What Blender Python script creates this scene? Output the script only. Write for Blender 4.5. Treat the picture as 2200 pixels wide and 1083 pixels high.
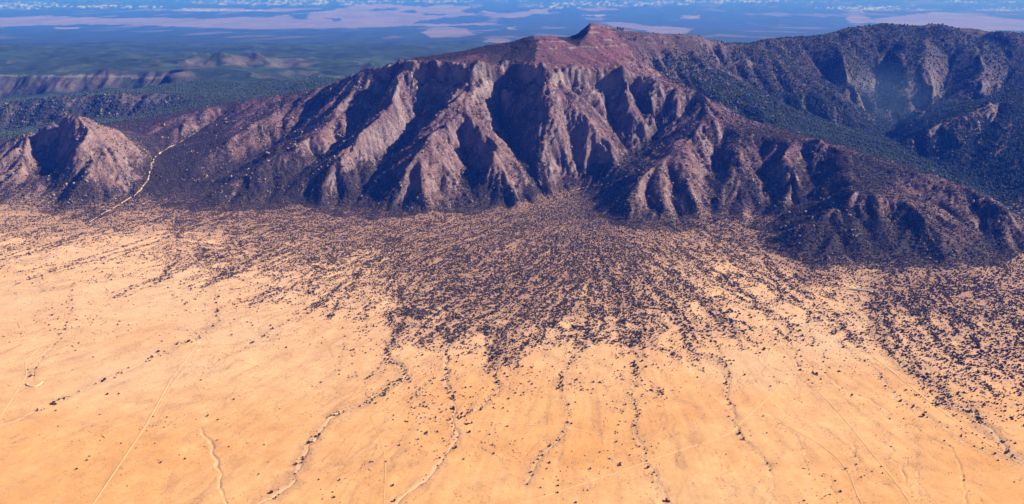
import bpy, math, random
import numpy as np

for o in list(bpy.data.objects):
    bpy.data.objects.remove(o)
S = bpy.context.scene
COL = S.collection
rng = np.random.default_rng(7)
random.seed(7)

# ------------------------------------------------------------------ camera, light, exposure
CAM_H = 1000.0                      # metres above the low end of the plain
PITCH = math.radians(18.54)         # looking down
FPX, CX, CY = 1800.0, 1100.0, 541.5 # focal length and centre in photograph pixels (2200 x 1083)
cam = bpy.data.cameras.new("camera")
cam.sensor_fit = 'HORIZONTAL'; cam.sensor_width = 36.0
cam.lens = 36.0 * FPX / 2200.0
cam.clip_start = 1.0; cam.clip_end = 400000.0
cam_o = bpy.data.objects.new("camera", cam); COL.objects.link(cam_o)
cam_o.location = (0, 0, CAM_H); cam_o.rotation_euler = (math.pi / 2 - PITCH, 0, 0)
S.camera = cam_o

SUN_AZ, SUN_EL = math.radians(82), math.radians(33)     # azimuth from +Y (away from the camera) towards +X
world = bpy.data.worlds.new("World"); S.world = world; world.use_nodes = True
wn = world.node_tree; wn.nodes.clear()
sky = wn.nodes.new("ShaderNodeTexSky"); sky.sky_type = 'NISHITA'; sky.sun_disc = False
sky.sun_elevation = SUN_EL; sky.sun_rotation = SUN_AZ; sky.altitude = 3000; sky.air_density = 0.32; sky.dust_density = 0.4; sky.ozone_density = 1.0
bg = wn.nodes.new("ShaderNodeBackground"); bg.inputs[1].default_value = 0.05
wo = wn.nodes.new("ShaderNodeOutputWorld")
wn.links.new(sky.outputs[0], bg.inputs[0]); wn.links.new(bg.outputs[0], wo.inputs[0])
sl = bpy.data.lights.new("sun", 'SUN'); sl.energy = 5.0; sl.angle = math.radians(0.5); sl.color = (1.0, 0.93, 0.82)
so = bpy.data.objects.new("sun", sl); COL.objects.link(so)
so.rotation_euler = (math.pi / 2 - SUN_EL, 0, math.pi - SUN_AZ)
so.location = (3000, 2000, 4000)
S.view_settings.view_transform = 'Standard'; S.view_settings.look = 'None'
S.view_settings.exposure = 1.1; S.view_settings.gamma = 1.0; S.view_settings.use_curve_mapping = False
S.render.engine = 'CYCLES'
S.cycles.max_bounces = 3; S.cycles.diffuse_bounces = 2; S.cycles.volume_bounces = 0; S.cycles.glossy_bounces = 1
S.cycles.transparent_max_bounces = 32
S.cycles.use_denoising = True; S.cycles.denoiser = "OPENIMAGEDENOISE"; S.cycles.denoising_input_passes = "RGB_ALBEDO_NORMAL"

# ------------------------------------------------------------------ helpers
TP, CP, SP = math.tan(PITCH), math.cos(PITCH), math.sin(PITCH)
def ray(px, py):
    a, b = (np.asarray(px, float) - CX) / FPX, -(np.asarray(py, float) - CY) / FPX
    return a, CP + b * SP, -SP + b * CP          # world x, y, z of a direction
def plain_z(Y):
    return 0.035 * (np.asarray(Y, float) - 1400.0)
def at_Y(px, py, Y):
    dx, dy, dz = ray(px, py); t = Y / dy
    return np.array([dx * t, Y, CAM_H + dz * t])
def on_plain(px, py):
    dx, dy, dz = ray(px, py)
    t = (CAM_H + 0.035 * 1400) / (0.035 * dy - dz)
    return np.stack([dx * t, dy * t, plain_z(dy * t)], -1)
def project(X, Y, Z):
    dz = Z - CAM_H
    d = Y * CP - dz * SP; v = Y * SP + dz * CP
    return CX + FPX * X / d, CY - FPX * v / d, d
def sstep(a, b, x):
    t = np.clip((x - a) / (b - a), 0, 1); return t * t * (3 - 2 * t)
def hsh(ix, iy, s=0):
    h = (ix.astype(np.int64) * 374761393 + iy.astype(np.int64) * 668265263 + s * 974634341) & 0xffffffff
    h = ((h ^ (h >> 13)) * 1274126177) & 0xffffffff
    return ((h ^ (h >> 16)) & 0xffffff) / float(0x1000000)
def noise(x, y, s=0):                             # gradient noise about -0.7..0.7
    x = np.asarray(x, float); y = np.asarray(y, float)
    ix, iy = np.floor(x), np.floor(y); fx, fy = x - ix, y - iy
    u, v = fx * fx * fx * (fx * (fx * 6 - 15) + 10), fy * fy * fy * (fy * (fy * 6 - 15) + 10)
    def g(i, j):
        a = hsh(ix + i, iy + j, s) * 2 * math.pi
        return np.cos(a) * (fx - i) + np.sin(a) * (fy - j)
    a, b, c, d = g(0, 0), g(1, 0), g(0, 1), g(1, 1)
    return (a + (b - a) * u) * (1 - v) + (c + (d - c) * u) * v
def fbm(x, y, o=4, s=0, gain=0.5):
    r, a, f = 0, 1.0, 1.0
    for k in range(o):
        r = r + a * noise(x * f + 17.3 * k, y * f - 9.1 * k, s + k); a *= gain; f *= 2.03
    return r
def gullies(x, y, tx, ty, s):                     # stripes that run down the slope; (tx, ty) is the unit vector across it
    ix, iy = np.floor(x), np.floor(y)
    c = 0; sn = 0; wt = 1e-6
    for i in (-1, 0, 1):
        for j in (-1, 0, 1):
            jx, jy = hsh(ix + i, iy + j, s), hsh(ix + i, iy + j, s + 51)
            dx, dy = x - ix - i - jx, y - iy - j - jy
            w = np.exp(-2.2 * (dx * dx + dy * dy)); ph = 2 * math.pi * (dx * tx + dy * ty)
            c = c + w * np.cos(ph); sn = sn + w * np.sin(ph); wt = wt + w
    return (2 / math.pi) * np.arcsin(np.clip(c / wt * 1.15, -1, 1)), sn / wt

# ------------------------------------------------------------------ skeleton of the mountains: (pixel x, pixel y, distance Y in metres or None or 'G' for the plain)
G = 'G'
LINES = [
 # crest of the main range
 [(500,222,4700),(560,212,4600),(640,205,4480),(700,188,4400),(740,175,4350),(790,150,4300),(870,130,4280),(910,122,4300),(1000,110,4380),(1035,101,4420),(1090,93,4450),(1145,77,4450),(1200,78,4480),(1232,94,4540),(1270,47,4620),(1330,62,4700),(1400,72,4750),(1480,75,4850),(1560,93,5000),(1600,98,5100),(1650,85,5250),(1720,81,5400),(1790,72,5550),(1830,63,5600),(1870,55,5700),(1930,52,5800),(2050,62,5800),(2120,70,5800),(2200,72,5800),(2350,80,5800),(2700,95,5700)],
 # cliff rim and the long right-hand ridge
 [(870,133,4230),(905,132,4200),(960,142,4150),(1010,138,4080),(1060,138,4110),(1110,142,4120),(1150,145,4080),(1166,150,4020),(1200,145,4060),(1290,147,4120),(1345,155,4100),(1400,172,4080),(1450,187,4050),(1507,203,4000),(1522,235,3900),(1530,262,3800),(1560,270,3780),(1600,285,3720),(1660,297,3650),(1760,302,3560),(1800,320,3480),(1850,338,3400),(1920,355,3330),(2000,385,3200),(2080,402,3120),(2150,432,3020),(2175,470,2900),(2190,520,2780)],
 # cliff feet
 [(900,170,4150),(955,180,4100),(985,182,4080)],
 [(1065,185,4060),(1100,190,4070),(1145,190,4050)],
 [(1212,195,3990),(1250,200,4010)],
 [(1290,190,4060),(1345,196,4050)],
 # left flank
 [(640,205,4480),(600,235,4360),(572,252,4260),(530,280,4110),(486,303,3960),(455,335,3800),(430,370,3650),(405,425,3450)],
 [(690,215,4360),(655,250,4250),(630,290,4120),(580,320,4000),(520,355,3820),(470,390,3640),(435,430,3450)],
 [(745,172,4340),(735,215,4180),(720,255,4020),(690,285,3880),(630,315,3740),(570,345,3620),(510,380,3500),(470,415,3400),(440,446,G)],
 [(850,158,4280),(825,207,4170),(800,245,4080),(768,280,3970),(740,303,3900),(710,328,3800),(670,352,3690),(620,385,3560),(560,415,3450),(510,446,G)],
 [(880,131,4230),(862,152,4170),(852,185,4070),(833,236,3900),(800,268,3770),(765,305,3640),(728,345,3520),(700,380,3430),(688,415,3370),(680,448,G)],
 [(790,320,3700),(770,350,3600),(755,390,3480),(745,425,3390)],
 # centre left canyons and spurs
 [(930,175,4150),(905,220,4080),(890,262,3990),(873,297,3890),(850,322,3800),(815,355,3670),(780,400,3500),(745,440,3390),(725,460,G)],
 [(985,185,4060),(960,222,3930),(932,252,3840),(905,285,3740),(882,310,3680)],
 [(990,215,4050),(967,240,4010),(945,272,3920),(916,304,3820),(885,324,3760)],
 [(1010,138,4080),(1008,165,4030),(1003,195,3950),(998,225,3860),(1003,244,3800),(1018,266,3720),(1036,288,3640),(1056,313,3560),(1070,345,3470),(1090,385,3390),(1115,415,3330),(1145,452,G)],
 [(1003,244,3800),(977,257,3740),(950,280,3650),(929,292,3600),(905,318,3520),(888,345,3440),(868,385,3360),(848,425,3310),(835,458,G)],
 [(929,292,3600),(950,330,3500),(965,370,3420),(975,410,3350),(985,450,G)],
 [(990,300,3740),(1003,340,3640),(1012,380,3530),(1020,420,3420),(1030,456,G)],
 # central canyon
 [(1110,180,4120),(1090,205,4120),(1066,240,4060),(1077,270,3960),(1103,320,3770),(1129,349,3630),(1156,379,3490),(1194,414,3340),(1224,440,3260),(1264,484,G)],
 [(1166,150,4020),(1168,190,3890),(1171,232,3750),(1180,265,3640),(1195,300,3540),(1207,330,3470),(1217,360,3440),(1228,390,3400),(1240,412,3360)],
 # right amphitheatre
 [(1345,200,4070),(1375,235,4010),(1413,278,3880),(1390,318,3770),(1345,352,3640),(1300,388,3490),(1262,425,3350),(1258,455,3240),(1264,484,G)],
 [(1200,146,4060),(1215,190,3930),(1245,230,3820),(1280,270,3710),(1310,305,3620),(1325,338,3570)],
 [(1290,195,4060),(1310,245,3950),(1330,285,3850),(1345,320,3750),(1345,352,3640)],
 [(1345,157,4100),(1350,215,3940),(1365,255,3850),(1385,283,3810)],
 [(1440,200,4040),(1425,245,3950),(1413,278,3880)],
 [(1400,174,4080),(1395,215,3960),(1410,258,3870)],
 [(1490,215,4000),(1465,250,3940),(1440,275,3890),(1413,279,3880)],
 [(1450,189,4050),(1460,220,3950),(1448,255,3880)],
 # the pink spur right of the canyon mouth
 [(1525,240,3890),(1518,265,3770),(1490,292,3650),(1455,315,3560),(1420,345,3460),(1385,378,3360),(1350,405,3290),(1315,437,3220),(1283,470,3150)],
 [(1455,315,3560),(1487,360,3410),(1507,410,3270),(1497,450,3190),(1480,490,G)],
 [(1420,345,3460),(1440,390,3340),(1440,440,3220),(1420,488,G)],
 [(1555,290,3740),(1535,330,3640),(1527,375,3490),(1532,420,3350),(1520,460,3220),(1510,492,G)],
 [(1600,286,3720),(1585,325,3540),(1580,370,3400),(1590,420,3260),(1592,460,3150),(1580,505,G)],
 [(1630,315,3640),(1640,360,3520),(1655,410,3370),(1660,460,3210),(1640,500,3080),(1618,526,G)],
 [(1700,300,3600),(1690,345,3430),(1700,395,3260),(1690,440,3120),(1660,500,2990),(1650,535,G)],
 [(1740,330,3540),(1750,380,3380),(1730,430,3220),(1705,480,3050)],
 # the dark hill on the right
 [(1800,322,3480),(1810,360,3300),(1830,395,3150),(1840,424,2990)],
 [(1705,520,2800),(1735,470,2890),(1775,448,2950),(1840,424,2990),(1890,420,3000),(1945,432,2990)],
 [(1790,452,2950),(1797,490,2820),(1790,530,2720),(1760,570,2650)],
 [(1835,430,2980),(1838,500,2790),(1832,545,2690),(1818,582,G)],
 [(1885,430,2990),(1893,490,2810),(1890,535,2710),(1872,582,2635)],
 [(1940,440,2970),(1950,490,2820),(1955,540,2710),(1935,588,G)],
 [(1760,470,2950),(1755,515,2860),(1725,560,2720)],
 [(1812,460,2990),(1815,515,2870),(1800,572,2695)],
 [(1862,460,2990),(1862,515,2870),(1848,580,2680)],
 [(1915,460,2990),(1920,520,2860),(1908,585,2655)],
 [(1945,432,2990),(1990,470,2870),(2040,510,2750),(2090,545,2660),(2115,572,G)],
 [(1985,500,2870),(2010,540,2750),(2020,580,2650)],
 [(1960,400,3180),(2020,440,3060),(2080,480,2940),(2140,530,2790),(2170,562,G)],
 # back valley and its spurs
 [(1872,255,4720),(1900,290,4470),(1960,335,4120),(2050,385,3720),(2130,425,3470),(2185,470,3220),(2260,522,G)],
 [(1440,80,4780),(1452,120,4630),(1480,155,4510),(1530,188,4390),(1590,218,4290),(1650,250,4190),(1720,283,4080)],
 [(1400,150,4470),(1470,192,4340),(1550,235,4210),(1640,275,4070)],
 [(1530,115,4920),(1560,150,4830),(1620,190,4730),(1700,232,4590),(1790,268,4500),(1880,292,4460)],
 [(1645,87,5250),(1665,130,4990),(1700,170,4830),(1750,210,4670),(1800,238,4580)],
 [(1740,120,5230),(1770,165,5080),(1815,210,4910),(1862,247,4760)],
 [(1830,65,5600),(1800,105,5260),(1815,150,4970),(1840,195,4780),(1855,225,4720)],
 [(1890,110,5480),(1890,160,5230),(1880,215,4920),(1872,255,4720)],
 [(1930,53,5790),(1935,110,5330),(1945,160,5010),(1930,200,4840)],
 [(1990,58,5780),(1985,110,5300),(1995,160,4960),(2010,200,4740),(1990,235,4560),(1940,275,4430)],
 [(2045,120,5480),(2035,170,5180),(2025,215,4930),(1990,260,4700),(1930,288,4480)],
 [(2120,70,5800),(2105,120,5310),(2110,165,5020),(2110,200,4830)],
 [(2170,120,5480),(2170,165,5200),(2130,205,4950),(2080,230,4780)],
 [(2400,150,4700),(2300,180,4580),(2200,208,4430),(2140,222,4320),(2080,242,4220),(2010,268,4140),(1950,300,4090)],
 [(2200,208,4430),(2165,260,4110),(2145,310,3880),(2142,360,3690),(2150,402,3540)],
 [(2150,235,4330),(2105,290,4080),(2090,340,3880)],
 [(2350,240,4050),(2240,330,3680),(2205,400,3440)],
 # faces of the two summits
 [(1270,47,4620),(1266,62,4560),(1258,80,4490),(1240,100,4400)],
 [(1145,77,4450),(1153,100,4320),(1150,128,4180)],
 [(1090,93,4450),(1095,110,4330),(1100,130,4190)],
 # left hill
 [(-200,375,3900),(-100,345,3900),(0,315,3880),(60,285,3870),(110,262,3860),(165,247,3840),(200,262,3860),(240,275,3890),(270,300,3830),(310,345,3720),(330,372,3650)],
 [(165,247,3840),(162,290,3720),(172,340,3580),(190,380,3470),(205,425,3380)],
 [(165,247,3840),(215,300,3690),(258,345,3580),(290,385,3510)],
 [(130,285,3880),(118,340,3750),(110,390,3570),(118,435,3400)],
 [(60,285,3870),(50,330,3710),(60,380,3530),(85,430,3390)],
 [(78,295,3880),(72,340,3760),(85,390,3570)],
 [(0,315,3880),(-10,360,3700),(10,410,3500)],
 # road valley and the low ridges behind
 [(205,468,G),(260,438,None),(310,405,3590),(322,372,3770),(327,340,3990),(375,312,4160),(430,280,4380),(490,242,4600)],
 [(290,290,4280),(340,268,4370),(400,245,4500),(450,232,4600),(500,222,4700)],
 [(400,245,4500),(395,270,4330),(385,295,4230)],
 [(450,232,4600),(440,255,4460),(428,272,4400)],
 [(345,268,4370),(345,300,4200)],
 [(-200,245,5100),(-100,232,5100),(60,214,5090),(200,205,5080),(340,202,5080),(480,207,5050),(560,215,4950)],
 [(-150,300,4800),(0,285,4850),(100,266,4900),(200,252,4920),(280,254,4900),(340,240,4900)],
 [(-300,160,6500),(-100,157,6500),(60,153,6500),(200,151,6480),(300,154,6450),(360,160,6400),(430,176,6200)],
 [(-300,208,6230),(0,203,6250),(200,198,6250),(350,194,6200)],
 [(380,137,7450),(450,120,7500),(530,117,7600),(640,124,7800)],
 [(430,192,5650),(520,183,5720),(620,175,5820),(760,158,6050)],
 [(470,200,5400),(560,196,5480),(660,186,5600)],
 [(90,137,7250),(170,130,7400),(260,128,7450),(340,134,7300)],
 [(100,148,7000),(200,145,7050),(330,148,6950)],
 [(640,150,6700),(720,140,6900),(800,132,7100)],
 [(400,168,7100),(500,152,7280),(580,150,7400),(680,150,7500)],
]
EXTRA = [  # world points (X, Y, Z)
 [(-1800,6300,200),(-600,6100,190),(500,6300,200),(1700,6700,220)],
 [(1700,6900,300),(3000,7300,250),(4500,7300,250)],
]
FOOT = [(-900,480),(-500,470),(-100,455),(0,450),(120,455),(200,470),(260,450),(400,452),(500,454),(620,452),(725,464),(835,464),(985,458),(1030,462),(1120,452),(1160,432),(1195,412),(1240,402),(1275,404),(1288,425),(1284,455),(1290,480),(1320,490),(1400,497),(1505,500),(1615,532),(1690,557),(1760,580),(1820,592),(1930,600),(2050,592),(2120,577),(2180,567),(2260,527),(2400,505),(2800,500),(3400,500)]

# ------------------------------------------------------------------ relief: membrane through the skeleton, on a 10 m grid
CELL, X0, X1, Y0, Y1 = 10.0, -5200.0, 5600.0, 2200.0, 8600.0
NX, NY = int((X1 - X0) / CELL) + 1, int((Y1 - Y0) / CELL) + 1
gx = X0 + CELL * np.arange(NX); gy = Y0 + CELL * np.arange(NY)
def fill(line):
    pts = []
    ys = [None if (p[2] in (None, G)) else p[2] for p in line]
    P = [(on_plain(p[0], p[1]) if p[2] == G else None) for p in line]
    for i, p in enumerate(line):
        if p[2] == G: ys[i] = P[i][1]
    idx = [i for i in range(len(line)) if ys[i] is not None]
    yy = np.interp(range(len(line)), idx, [ys[i] for i in idx])
    return np.array([at_Y(p[0], p[1], yy[i]) for i, p in enumerate(line)])
def densify(P, step):
    out = []
    for a, b in zip(P[:-1], P[1:]):
        n = max(1, int(np.linalg.norm((b - a)[:2]) / step))
        t = np.arange(n)[:, None] / n
        out.append(a + (b - a) * t)
    out.append(P[-1:]); return np.concatenate(out)
SKEL = [fill(l) for l in LINES] + [np.array(e, float) for e in EXTRA]
foot = on_plain([p[0] for p in FOOT], [p[1] for p in FOOT])
foot_at = lambda X: np.interp(X, foot[:, 0], foot[:, 1]) + 110 * fbm(np.asarray(X, float) / 330, np.asarray(X, float) * 0 + 4.4, 4, 41)
def solve():
    H = None
    for lev in (32, 16, 8, 4, 2, 1):
        c = CELL * lev; nx, ny = int((X1 - X0) / c) + 1, int((Y1 - Y0) / c) + 1
        xs, ys = X0 + c * np.arange(nx), Y0 + c * np.arange(ny)
        XX, YY = np.meshgrid(xs, ys)
        fixed = YY <= foot_at(XX) + c * 0.3
        val = plain_z(YY)
        back = YY >= 8400; fixed |= back; val = np.where(back, 180.0, val)
        acc = np.zeros((ny, nx)); cnt = np.zeros((ny, nx))
        for P in SKEL:
            D = densify(P, c * 0.3)
            i = np.round((D[:, 0] - X0) / c).astype(int); j = np.round((D[:, 1] - Y0) / c).astype(int)
            k = (i >= 0) & (i < nx) & (j >= 0) & (j < ny)
            np.add.at(acc, (j[k], i[k]), D[k, 2]); np.add.at(cnt, (j[k], i[k]), 1)
        m = (cnt > 0) & ~(YY <= foot_at(XX) + c * 0.3)
        val = np.where(m, acc / np.maximum(cnt, 1), val); fixed |= m
        if H is None: H = np.full((ny, nx), 180.0)
        else:
            j = np.clip((ys - Y0) / cp, 0, H.shape[0] - 1.001); i = np.clip((xs - X0) / cp, 0, H.shape[1] - 1.001)
            j0, i0 = j.astype(int), i.astype(int); fj, fi = (j - j0)[:, None], (i - i0)[None]
            A = H[j0] * (1 - fj) + H[j0 + 1] * fj
            H = A[:, i0] * (1 - fi) + A[:, i0 + 1] * fi
        H = np.where(fixed, val, H)
        for it in range({32: 400, 16: 200, 8: 150, 4: 120, 2: 80, 1: 40}[lev]):
            P = np.pad(H, 1, mode='edge')
            N = 0.25 * (P[:-2, 1:-1] + P[2:, 1:-1] + P[1:-1, :-2] + P[1:-1, 2:])
            H = np.where(fixed, val, N)
        cp = c
    return H
HG = solve()
def blur(A, n):
    for _ in range(n):
        P = np.pad(A, 1, mode='edge')
        A = (P[:-2, 1:-1] + P[2:, 1:-1] + P[1:-1, :-2] + P[1:-1, 2:]) * 0.15 + A * 0.4
    return A
HG = blur(HG, 1)
_rel = HG - plain_z(gy)[:, None]
_w = (1 - sstep(40, 150, blur(_rel, 6))) * (gy < 4000)[:, None]
HG = HG * (1 - _w) + blur(HG, 100) * _w
_mp = on_plain(1225, 410); _w3 = np.exp(-(((gx[None] - _mp[0]) / 190) ** 2 + ((gy[:, None] - _mp[1]) / 230) ** 2) ** 2) * .9
HG = HG * (1 - _w3) + blur(HG, 140) * _w3
_w2 = (1 - sstep(90, 260, blur(_rel, 4))) * (gy < 4000)[:, None]
HG = HG * (1 - _w2) + blur(HG, 9) * _w2
# cliff band under the rim of the central face
GX2, GY2 = np.meshgrid(gx, gy)
_px, _py, _ = project(GX2, GY2, HG)
_m = sstep(850, 900, _px) * (1 - sstep(1330, 1420, _px)) * (GY2 < 4260) * (GY2 > 3800)
_z0 = 478 + 26 * fbm(GX2 / 60, GY2 / 60, 3, 55) - 40 * sstep(1150, 1350, _px)
_t = np.clip((HG - _z0) / 100.0, 0, 1)
_c = np.where(_t < .45, _t * .45, np.where(_t < .7, .2025 + (_t - .45) * 2.6, .8525 + (_t - .7) * .49))
HG = HG + _m * (_c - _t) * 100.0 * (HG > _z0) * (HG < _z0 + 100)
HS = blur(HG, 12)
GYs, GXs = np.gradient(HS, CELL)
def bil(A, X, Y):
    i = np.clip((X - X0) / CELL, 0, NX - 1.001); j = np.clip((Y - Y0) / CELL, 0, NY - 1.001)
    i0, j0 = i.astype(int), j.astype(int); fi, fj = i - i0, j - j0
    return (A[j0, i0] * (1 - fi) + A[j0, i0 + 1] * fi) * (1 - fj) + (A[j0 + 1, i0] * (1 - fi) + A[j0 + 1, i0 + 1] * fi) * fj

# ------------------------------------------------------------------ washes and tracks (pixels on the plain)
WASHES = [  # points, bed half width, depth, brightness of the sand, trees along it
 ([(858,520),(848,590),(862,640),(872,680),(850,720),(830,760),(838,775),(866,790),(871,808),(850,825),(810,850),(770,872),(720,888),(700,910),(672,945),(660,965),(645,990),(640,1015),(625,1045),(560,1080),(500,1110)], 3.4, 2.6, .9, 1.3),
 ([(985,700),(978,722),(955,755),(962,790),(955,810),(965,840),(978,865),(972,900),(968,910),(987,935),(965,965),(945,995),(920,1025),(880,1055),(845,1083),(800,1110)], 3.0, 2.6, .9, .8),
 ([(1040,700),(1045,725),(1060,765),(1072,790),(1060,810),(1078,835),(1060,850),(1030,875),(1000,890),(975,905)], 2.4, 1.8, .5, .9),
 ([(1265,690),(1258,745),(1215,790),(1200,830),(1210,860),(1222,890),(1220,920),(1195,950),(1160,980),(1130,1040)], 2.2, 1.5, .35, .9),
 ([(1375,640),(1372,720),(1382,750),(1362,790),(1370,810),(1352,840),(1370,880),(1362,920),(1375,950),(1385,985),(1430,1060),(1450,1100)], 2.2, 1.5, .35, 1.0),
 ([(1540,740),(1568,812),(1560,850),(1580,880),(1572,905),(1590,935),(1640,985),(1660,1020)], 2.2, 2.2, .3, .6),
 ([(455,600),(470,680),(460,705),(430,725),(390,740),(345,755),(300,785),(230,815),(150,850),(80,885),(0,915),(-80,950)], 2.4, 1.5, .5, .5),
 ([(160,600),(150,640),(145,690),(140,715),(100,755),(75,790),(70,815)], 2.4, 1.8, .6, .25),
 ([(432,920),(440,935),(460,970),(468,1000),(472,1040),(485,1083),(495,1110)], 2.4, 3.2, .9, 0.0),
 ([(1768,780),(1775,805),(1810,835),(1860,855),(1910,885),(1990,935),(2045,965),(2065,1000),(2075,1070),(2078,1100)], 2.0, 2.6, .1, .12),
 ([(1640,660),(1690,710),(1715,790),(1735,815),(1755,825)], 2.2, 1.8, .3, .35),
 ([(1700,725),(1740,790),(1760,815)], 1.8, 1.8, .1, .2),
 ([(1800,740),(1880,790),(1905,830),(1945,865),(1980,885),(2030,920),(2060,945),(2120,970),(2190,1000)], 3.0, 1.8, .5, .4),
 ([(1870,640),(1885,700),(1900,750),(1950,795),(1990,815),(2030,840),(2042,868),(2090,885),(2110,910),(2140,935),(2160,965),(2200,990),(2260,1030)], 4.2, 2.8, .8, 2.2),
 ([(1935,1005),(1945,1035),(1957,1062)], 2.0, 3.0, .0, 0.0),
 ([(1264,484),(1235,540),(1190,600),(1130,660),(1075,720),(1065,765)], 2.4, 1.6, .1, .6),
 ([(1264,484),(1290,560),(1330,640),(1365,700)], 2.4, 1.6, .1, .6),
 ([(2130,560),(2150,620),(2140,680),(2100,720),(2060,780)], 2.6, 1.8, .2, .7),
 ([(740,750),(725,785),(700,815),(670,835)], 1.6, .8, .1, .25),
 ([(640,680),(570,715),(540,740)], 1.6, .8, .1, .35),
 ([(1640,985),(1665,1030),(1650,1083)], 2.6, .9, .4, .1),
]
def smooth_px(pts, n=6):
    p = np.array(pts, float)
    t = np.arange(len(p)); tt = np.linspace(0, len(p) - 1, (len(p) - 1) * n + 1)
    q = np.stack([np.interp(tt, t, p[:, k]) for k in (0, 1)], 1)
    for _ in range(4):
        q[1:-1] = .25 * q[:-2] + .5 * q[1:-1] + .25 * q[2:]
    return q
def wiggle(P, amp, s):
    D = densify(P, 8.0); L = np.concatenate([[0], np.cumsum(np.linalg.norm(np.diff(D[:, :2], axis=0), axis=1))])
    d = np.gradient(D[:, :2], axis=0); n = np.stack([-d[:, 1], d[:, 0]], 1) / (np.linalg.norm(d, axis=1, keepdims=True) + 1e-6)
    w = amp * (fbm(L / 45.0, L * 0 + s, 3, s))
    D = D.copy(); D[:, :2] += n * w[:, None]; return D
WPATH = []
for k, (pts, hw, dep, br, tr) in enumerate(WASHES):
    q = smooth_px(pts); WPATH.append(wiggle(on_plain(q[:, 0], q[:, 1]), 11.0, 100 + k))

# ------------------------------------------------------------------ the terrain mesh
UC = np.concatenate([np.linspace(-1.3, -0.68, 50)[:-1], np.linspace(-0.68, 0.68, 860), np.linspace(0.68, 1.3, 50)[1:]])
def rows(a, b, step): return np.arange(a, b, step)
YR = np.concatenate([[150, 300, 500, 700, 900, 1050], rows(1150, 2000, 5.0), rows(2000, 3000, 6.5), rows(3000, 4700, 5.2),
                     rows(4700, 6000, 10.0), rows(6000, 9000, 17.0), np.geomspace(9000, 16000, 100)[:-1], np.geomspace(16000, 45000, 120)[:-1], np.geomspace(45000, 110000, 26)])
NR, NC = len(YR), len(UC)
YY = np.repeat(YR[:, None], NC, 1); XX = UC[None] * YY
shape = YY.shape

def back_z(Y):
    return np.interp(Y, [0, 8400, 11000, 15000, 30000, 120000], [180, 180, 60, -200, -830, -1000])
inside = (YY >= Y0 + 5) & (YY <= 8590)
h0 = np.where(YY < Y0 + 5, plain_z(YY), np.where(YY > 8400, back_z(YY), bil(HG, XX, YY)))
edge = sstep(X1 - 400, X1 - 10, XX) + sstep(-(X0 + 400), -(X0 + 10), -XX)
h0 = np.where(inside, h0, h0)
far = sstep(5200, 7600, YY)
hp = np.where(YY < 3800, plain_z(YY), 60.0)
mt = sstep(2.0, 45.0, h0 - hp) * (YY > 2300) * (1 - sstep(8200, 9000, YY))          # mountain ground
sx, sy = bil(GXs, XX, YY), bil(GYs, XX, YY)
sl_ = np.sqrt(sx * sx + sy * sy) + 1e-6
tx, ty = -sy / sl_, sx / sl_
sel = (mt > 0.001)
det = np.zeros(shape)
Xs, Ys_, T1, T2, SLs, MT = XX[sel], YY[sel], tx[sel], ty[sel], sl_[sel], mt[sel]
wx, wy = Xs + 25 * fbm(Xs / 140, Ys_ / 140, 2, 5), Ys_ + 25 * fbm(Xs / 140, Ys_ / 140, 2, 9)
amp = np.clip(SLs / 0.45, 0.1, 1.3)
d = np.zeros(len(Xs))
a1, s1 = gullies(wx / 150, wy / 150, T1, T2, 11)
d += 19 * a1 * amp
t1, t2 = T1 + 0.5 * s1 * -T2 * 0, T2
a2, s2 = gullies(wx / 62, wy / 62, T1, T2, 23)
d += 9.5 * a2 * amp * (0.55 - 0.45 * a1)
a3, s3 = gullies(wx / 27, wy / 27, T1, T2, 37)
d += 3.4 * a3 * amp * (0.6 - 0.4 * a2)
pxs = project(Xs, Ys_, h0[sel])[0]
calm = 1 - .75 * sstep(560, 610, h0[sel]) * (Ys_ < 5000) * (Ys_ > 4080)
amp = amp * calm * (.42 + .58 * np.maximum(np.maximum(sstep(110, 270, h0[sel]), sstep(4200, 4700, Ys_)), .8 * (pxs < 780)))
rid = 1 - 2 * np.abs(fbm(Xs / 70, Ys_ / 70, 3, 71))
d += 5.0 * (rid - 0.5) * amp + 2.2 * fbm(Xs / 16, Ys_ / 16, 2, 81) * amp
steep = sstep(0.6, 1.1, SLs)
d *= calm
d += steep * (16 * (.5 - np.abs(fbm(Xs / 26, Ys_ / 60, 4, 91)) * 1.5))
crag = sstep(.15, .4, fbm(Xs / 90, Ys_ / 90, 3, 95)) * sstep(.3, .5, SLs)
d += crag * 7 * (.5 - np.abs(fbm(Xs / 18, Ys_ / 18, 3, 96)) * 1.7)
d += 4.5 * sstep(170, 330, h0[sel]) * calm * (.35 - np.abs(fbm(Xs / 24, Ys_ / 24, 3, 99))) * 2
d += 1.5 * fbm(Xs / 9, Ys_ / 9, 2, 98) * np.clip(SLs / .4, .2, 1)
bigw = sstep(4700, 5300, Ys_)
b1, _s = gullies(wx / 380, wy / 380, T1, T2, 47)
d = d * (1 - .5 * bigw) + bigw * 34 * b1 * np.clip(SLs / .25, .1, 1.2)
det[sel] = d * MT
# rolling forested hills far behind
hill = sstep(4900, 6300, YY) * np.clip(1 - sstep(300, 420, h0), 0, 1) * (1 - sstep(13500, 17500, YY))
roll = 75 * fbm(XX / 1700, YY / 1700, 4, 301, 0.5) + 45 * (0.5 - np.abs(fbm(XX / 800, YY / 800, 4, 331)) * 1.6)
ZZ = h0 + det + hill * roll
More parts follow.
